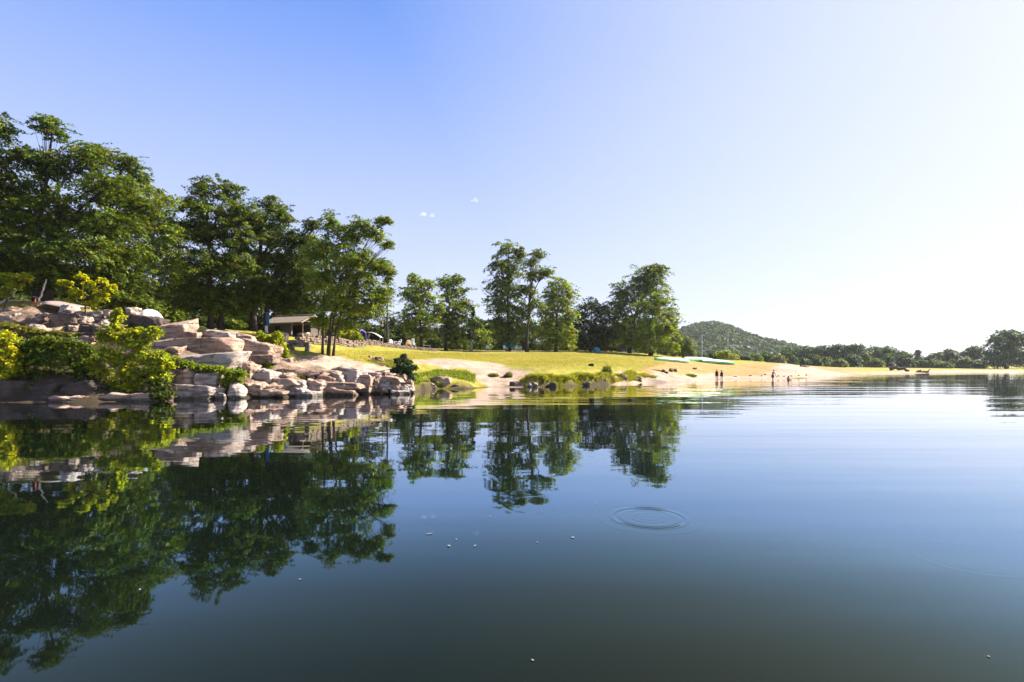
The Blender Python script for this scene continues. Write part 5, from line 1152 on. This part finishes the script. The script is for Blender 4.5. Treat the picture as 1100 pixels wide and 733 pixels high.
def standing(h=1.7, arms=((.24, .02, .62), (-.24, .02, .62)), lean=(0, 0), stride=.06, elb=None):
    s = h / 1.7; lx, ly = lean
    J = dict(pelvis=(0, 0, .93), waist=(lx * .3, ly * .3, 1.08), chest=(lx * .7, ly * .7, 1.30), neck=(lx, ly, 1.47), head=(lx * 1.12, ly * 1.12 - .02, 1.60), face=(0, -1, -.1),
             hipL=(.10, 0, .86), hipR=(-.10, 0, .86), knL=(.11, -stride, .48), knR=(-.11, stride * .3, .48), anL=(.12, -stride * .4, .08), anR=(-.12, stride, .08), toeL=(.13, -stride * .4 - .17, .03), toeR=(-.13, stride - .17, .03),
             shL=(lx * .85 + .19, ly * .85, 1.40), shR=(lx * .85 - .19, ly * .85, 1.40))
    J['wrL'] = tuple(np.array(arms[0]) + [lx * .8, ly * .8, .13]); J['wrR'] = tuple(np.array(arms[1]) + [lx * .8, ly * .8, .13])
    for q in 'LR':
        a_, b_ = np.array(J['sh' + q]), np.array(J['wr' + q]); m_ = (a_ + b_) / 2; l_ = np.linalg.norm(b_ - a_); off = math.sqrt(max(0.0, .275 ** 2 - (l_ / 2) ** 2)); J['el' + q] = tuple(m_ + np.array([.35 if q == 'L' else -.35, .9, 0]) / .966 * off)
    return {k: (tuple(np.array(v_) * s) if k != 'face' else v_) for k, v_ in J.items()}
PG = 'bathers in the shallows'
def bather(label, px, Yp, head_py, rz, J, hh, suit, kind='shorts'):
    x = (px - CX) / F * Yp; top = P(px, head_py, Yp)[2]
    return figure('person', label, (x, Yp, top - hh), rz, J, suit=suit, suit_kind=kind, group=PG)
bather('person in dark swimwear standing ankle deep, left of a close pair', 770, 74.2, 397.3, 2.6, standing(1.45, stride=.05), 1.45, 'dark_cloth', 'full')
bather('person standing in the shallows, right of the close pair', 775.3, 74.4, 397.9, 3.4, standing(1.4, arms=((.2, -.16, .7), (-.22, .02, .62))), 1.4, 'navy', 'full')
bather('tallest bather, wading knee deep and leaning forward, apart from the pair', 830, 71.5, 397.8, 1.9, standing(1.72, arms=((.3, -.2, .7), (-.26, -.2, .72)), lean=(.0, -.16), stride=.14), 1.70, 'dark_cloth', 'shorts')
bather('small child wading waist deep, rightmost of the bathers', 847, 70.5, 404.2, 2.2, standing(1.05, arms=((.34, -.06, .9), (-.34, -.06, .9))), 1.05, 'dark_cloth')
# sunbather
pl = hit(405, 388); tw = empty('beach_towel', (pl[0], pl[1], pl[2] + .03), -0.10)
lx = [on(394, pl[1]), on(424, pl[1] - 1.0)]
V = []; dirv = (lx[1] - lx[0])[:2]; L = float(np.hypot(*dirv)); ang = math.atan2(dirv[1], dirv[0]); slope = -math.atan2(lx[1][2] - lx[0][2], L)
tw.location = (lx[0][0], lx[0][1], lx[0][2] + 0.06); tw.rotation_euler = (0, slope, ang); tag(tw, 'white beach towel spread on the grass under the lying person', 'towel')
rng = np.random.default_rng(3)
for j in range(7):
    for i in range(21): V.append((0.5 + i / 20 * 1.9, -.48 + j / 6 * .96, 0.03 + rng.normal() * .014))
mb = MB(); mb.add(V, [[j * 21 + i, j * 21 + i + 1, (j + 1) * 21 + i + 1, (j + 1) * 21 + i] for j in range(6) for i in range(20)]); o = mb.build('towel_cloth', M['white_cloth'], tw, smooth=True); so = o.modifiers.new('thick', 'SOLIDIFY'); so.thickness = .02
mb = MB(); mb.box((1.45, 0, .055), (.35, .97, .012)); mb.build('stripe', M['blue'], tw)
Jl = dict(pelvis=(.95, 0, .19), waist=(.80, 0, .19), chest=(.58, 0, .22), neck=(.40, 0, .25), head=(.27, 0, .27), face=(-.3, -.5, .8), hipL=(1.02, .1, .18), hipR=(1.02, -.1, .18), knL=(1.38, .13, .40), knR=(1.44, -.12, .15), anL=(1.66, .13, .11), anR=(1.84, -.13, .11), toeL=(1.80, .13, .09), toeR=(1.92, -.15, .2),
          shL=(.50, .19, .22), shR=(.50, -.19, .22), elL=(.62, .40, .13), elR=(.66, -.36, .13), wrL=(.86, .38, .12), wrR=(.88, -.28, .14))
figure('person', 'person lying on a white towel on the grass, in dark blue swimwear', (lx[0][0], lx[0][1], lx[0][2] + .06), 0, Jl, suit='navy', suit_kind='shorts', rot=(0, slope, ang))

# ------------------------------------------------------------------ floating bits on the water
bits = [(461, 574, .075, 'feather'), (510, 587, .06, 'feather'), (482, 587, .05, 'leaf'), (615, 578, .05, 'leaf'), (526, 555.5, .03, 'petal'), (490, 580, .03, 'petal'), (577, 583, .028, 'petal'), (641, 541, .03, 'petal'), (150, 634, .03, 'petal'), (572, 710, .022, 'petal'), (322, 623, .025, 'petal'), (1062, 706, .018, 'petal')]
labs = ['white curled feather floating below the reflection gap, leftmost of the larger bits', 'long thin pale feather floating upright toward the viewer', 'small pale leaf floating between the two feathers', 'star-shaped whitish leaf floating right of the tallest tree reflection',
        'tiny white petal just left of the tallest tree reflection tip', 'tiny white petal above the small pale leaf', 'tiny white petal between feather and star-shaped leaf', 'tiny white petal nearest the ripple ring', 'tiny white petal on the dark reflection at the left', 'tiny white petal at the bottom centre of the water', 'tiny white petal at the edge of the dark reflections', 'tiny white petal at the lower right of the water']
rng = np.random.default_rng(9)
for (px, py, s, kd), lb in zip(bits, labs):
    Y = CAMH * F / (py - HY); x = (px - CX) / F * Y; V = []; nu = 9; a0_ = rng.uniform(0, 6) if kd != 'feather' else (1.2 if px > 500 else 0.4)
    asp = {'feather': .28, 'leaf': .6, 'petal': .7}[kd]
    for i in range(nu):
        t = i / (nu - 1); wd = math.sin(t * math.pi * .92 + .08) * asp * s * .5 * (1 + (0.45 * math.cos(t * 18) if kd == 'leaf' else 0))
        for j in (-1, 0, 1):
            X0, Y0 = (t - .5) * s, j * wd; V.append((X0 * math.cos(a0_) - Y0 * math.sin(a0_), X0 * math.sin(a0_) + Y0 * math.cos(a0_), 0.002 + abs(j) * s * .05 + (t - .5) ** 2 * s * .16))
    mb = MB(); mb.add(V, [[i * 3 + j, i * 3 + j + 1, (i + 1) * 3 + j + 1, (i + 1) * 3 + j] for i in range(nu - 1) for j in range(2)])
    o = mb.build('floating_' + kd, M['feather'], loc=(x, Y, 0.002), smooth=True); so = o.modifiers.new('thick', 'SOLIDIFY'); so.thickness = .0012
    tag(o, lb, kd, 'white bits floating on the water')

# ------------------------------------------------------------------ air
hzm, nt, out = newmat('air_haze'); pv = N(nt, 'ShaderNodeVolumePrincipled'); pv.inputs['Color'].default_value = (.86, .91, 1.0, 1); pv.inputs['Density'].default_value = 0.0001; pv.inputs['Anisotropy'].default_value = 0.3
nt.links.new(pv.outputs[0], out.inputs['Volume'])
mb = MB(); mb.box((450, 1075, 34), (2760, 2680, 76)); hz_o = mb.build('haze', hzm); tag(hz_o, 'thin summer haze in the air over the lake', 'haze', kind='stuff')

cm, nt, out = newmat('cloud_vapour'); pv = N(nt, 'ShaderNodeVolumePrincipled'); pv.inputs['Color'].default_value = (1, 1, 1, 1); pv.inputs['Density'].default_value = 0.014
nt.links.new(pv.outputs[0], out.inputs['Volume'])
crn = np.random.default_rng(8)
for px, py, s_, lb in ((461, 230, 20, 'tiny white cloud wisp, lower left of two above the lawn trees'), (511, 214, 16, 'tiny white cloud wisp, upper right of two above the lawn trees')):
    c0 = P(px, py, 2300); V, T = [], []
    for k in range(4):
        o_ = crn.normal(size=3) * np.array([s_ * .6, s_ * .6, s_ * .18]); v_ = ICO_V * (1 + 0.45 * fbm(ICO_V * 2.2 + 9 * k, 4))[:, None] * np.array([1, 1, .55]) * s_ * crn.uniform(.4, .7)
        V.append(v_ + o_); T.append(ICO_T + k * len(ICO_V))
    tag(link('cloud', np_mesh('cloud', np.vstack(V), tris=np.vstack(T), smooth=True), cm, loc=tuple(c0)), lb, 'cloud', 'tiny clouds')

# ------------------------------------------------------------------ camera, light, sky
cam = bpy.data.cameras.new('camera'); co = bpy.data.objects.new('camera', cam); COL.objects.link(co)
co.location = (0, 0, CAMH); co.rotation_euler = (math.pi / 2, 0, 0)
cam.sensor_width = 36.0; cam.lens = F / 1100 * 36.0; cam.shift_y = (HY - 366.5) / 1100; cam.clip_end = 6000; cam.clip_start = 0.05
SC.camera = co
AZ, EL = 71.0, 36.0        # sun: degrees right of the view direction, degrees up
sd = Vector((math.sin(math.radians(AZ)) * math.cos(math.radians(EL)), math.cos(math.radians(AZ)) * math.cos(math.radians(EL)), math.sin(math.radians(EL))))
sun = bpy.data.lights.new('sun', 'SUN'); sun.energy = 5.0; sun.angle = math.radians(0.53); sun.color = (1.0, 0.93, 0.82)
so = bpy.data.objects.new('sun', sun); COL.objects.link(so); so.rotation_euler = sd.to_track_quat('Z', 'Y').to_euler()
w = bpy.data.worlds.new('World'); SC.world = w; w.use_nodes = True; nt = w.node_tree; nt.nodes.clear()
out = nt.nodes.new('ShaderNodeOutputWorld'); bg = nt.nodes.new('ShaderNodeBackground')
sky = nt.nodes.new('ShaderNodeTexSky'); sky.sky_type = 'NISHITA'; sky.sun_disc = False
sky.sun_elevation = math.radians(EL); sky.sun_rotation = math.radians(AZ); sky.air_density = 1.0; sky.dust_density = 1.6; sky.ozone_density = 1.5; sky.altitude = 100
# sky: the physical sky mixed with a haze-brightened gradient by height and by nearness to the sun
geo = N(nt, 'ShaderNodeTexCoord').outputs['Generated']
sepz = N(nt, 'ShaderNodeSeparateXYZ'); nt.links.new(geo, sepz.inputs[0])
dot = N(nt, 'ShaderNodeVectorMath', operation='DOT_PRODUCT'); nt.links.new(geo, dot.inputs[0]); dot.inputs[1].default_value = sd
K_ = 1 / 0.12 / 3.86
hgt = ramp(nt, sepz.outputs[2], [(0.0, (.86,) * 3), (0.12, (.74,) * 3), (0.30, (.46,) * 3), (0.56, (.06,) * 3), (1.0, (0,) * 3)])
glow = ramp(nt, dot.outputs['Value'], [(0.38, (0,) * 3), (0.66, (.40,) * 3), (0.90, (.76,) * 3), (1.0, (.92,) * 3)])
wh = math_(nt, 'SUBTRACT', 1.0, math_(nt, 'MULTIPLY', math_(nt, 'SUBTRACT', 1.0, hgt), math_(nt, 'SUBTRACT', 1.0, glow)))
blue = ramp(nt, sepz.outputs[2], [(0.0, (.32, .52, 1.05)), (0.5, (.14, .33, .95)), (1.0, (.07, .18, .55))])
grad = mixc(nt, wh, blue, (.86, .885, 1.05))
scl = mixc(nt, 1.0, grad, (K_, K_, K_), 'MULTIPLY')
skyc = mixc(nt, 0.94, sky.outputs[0], scl)
nt.links.new(skyc, bg.inputs[0]); bg.inputs[1].default_value = 0.12
nt.links.new(bg.outputs[0], out.inputs[0])
SC.view_settings.view_transform = 'Standard'; SC.view_settings.look = 'None'; SC.view_settings.gamma = 1.0; SC.view_settings.use_curve_mapping = False
SC.view_settings.exposure = 1.95
SC.cycles.max_bounces = 8; SC.cycles.transparent_max_bounces = 8
print('LEAVES', sum(n for _, n in TREES), 'trees', len(TREES))
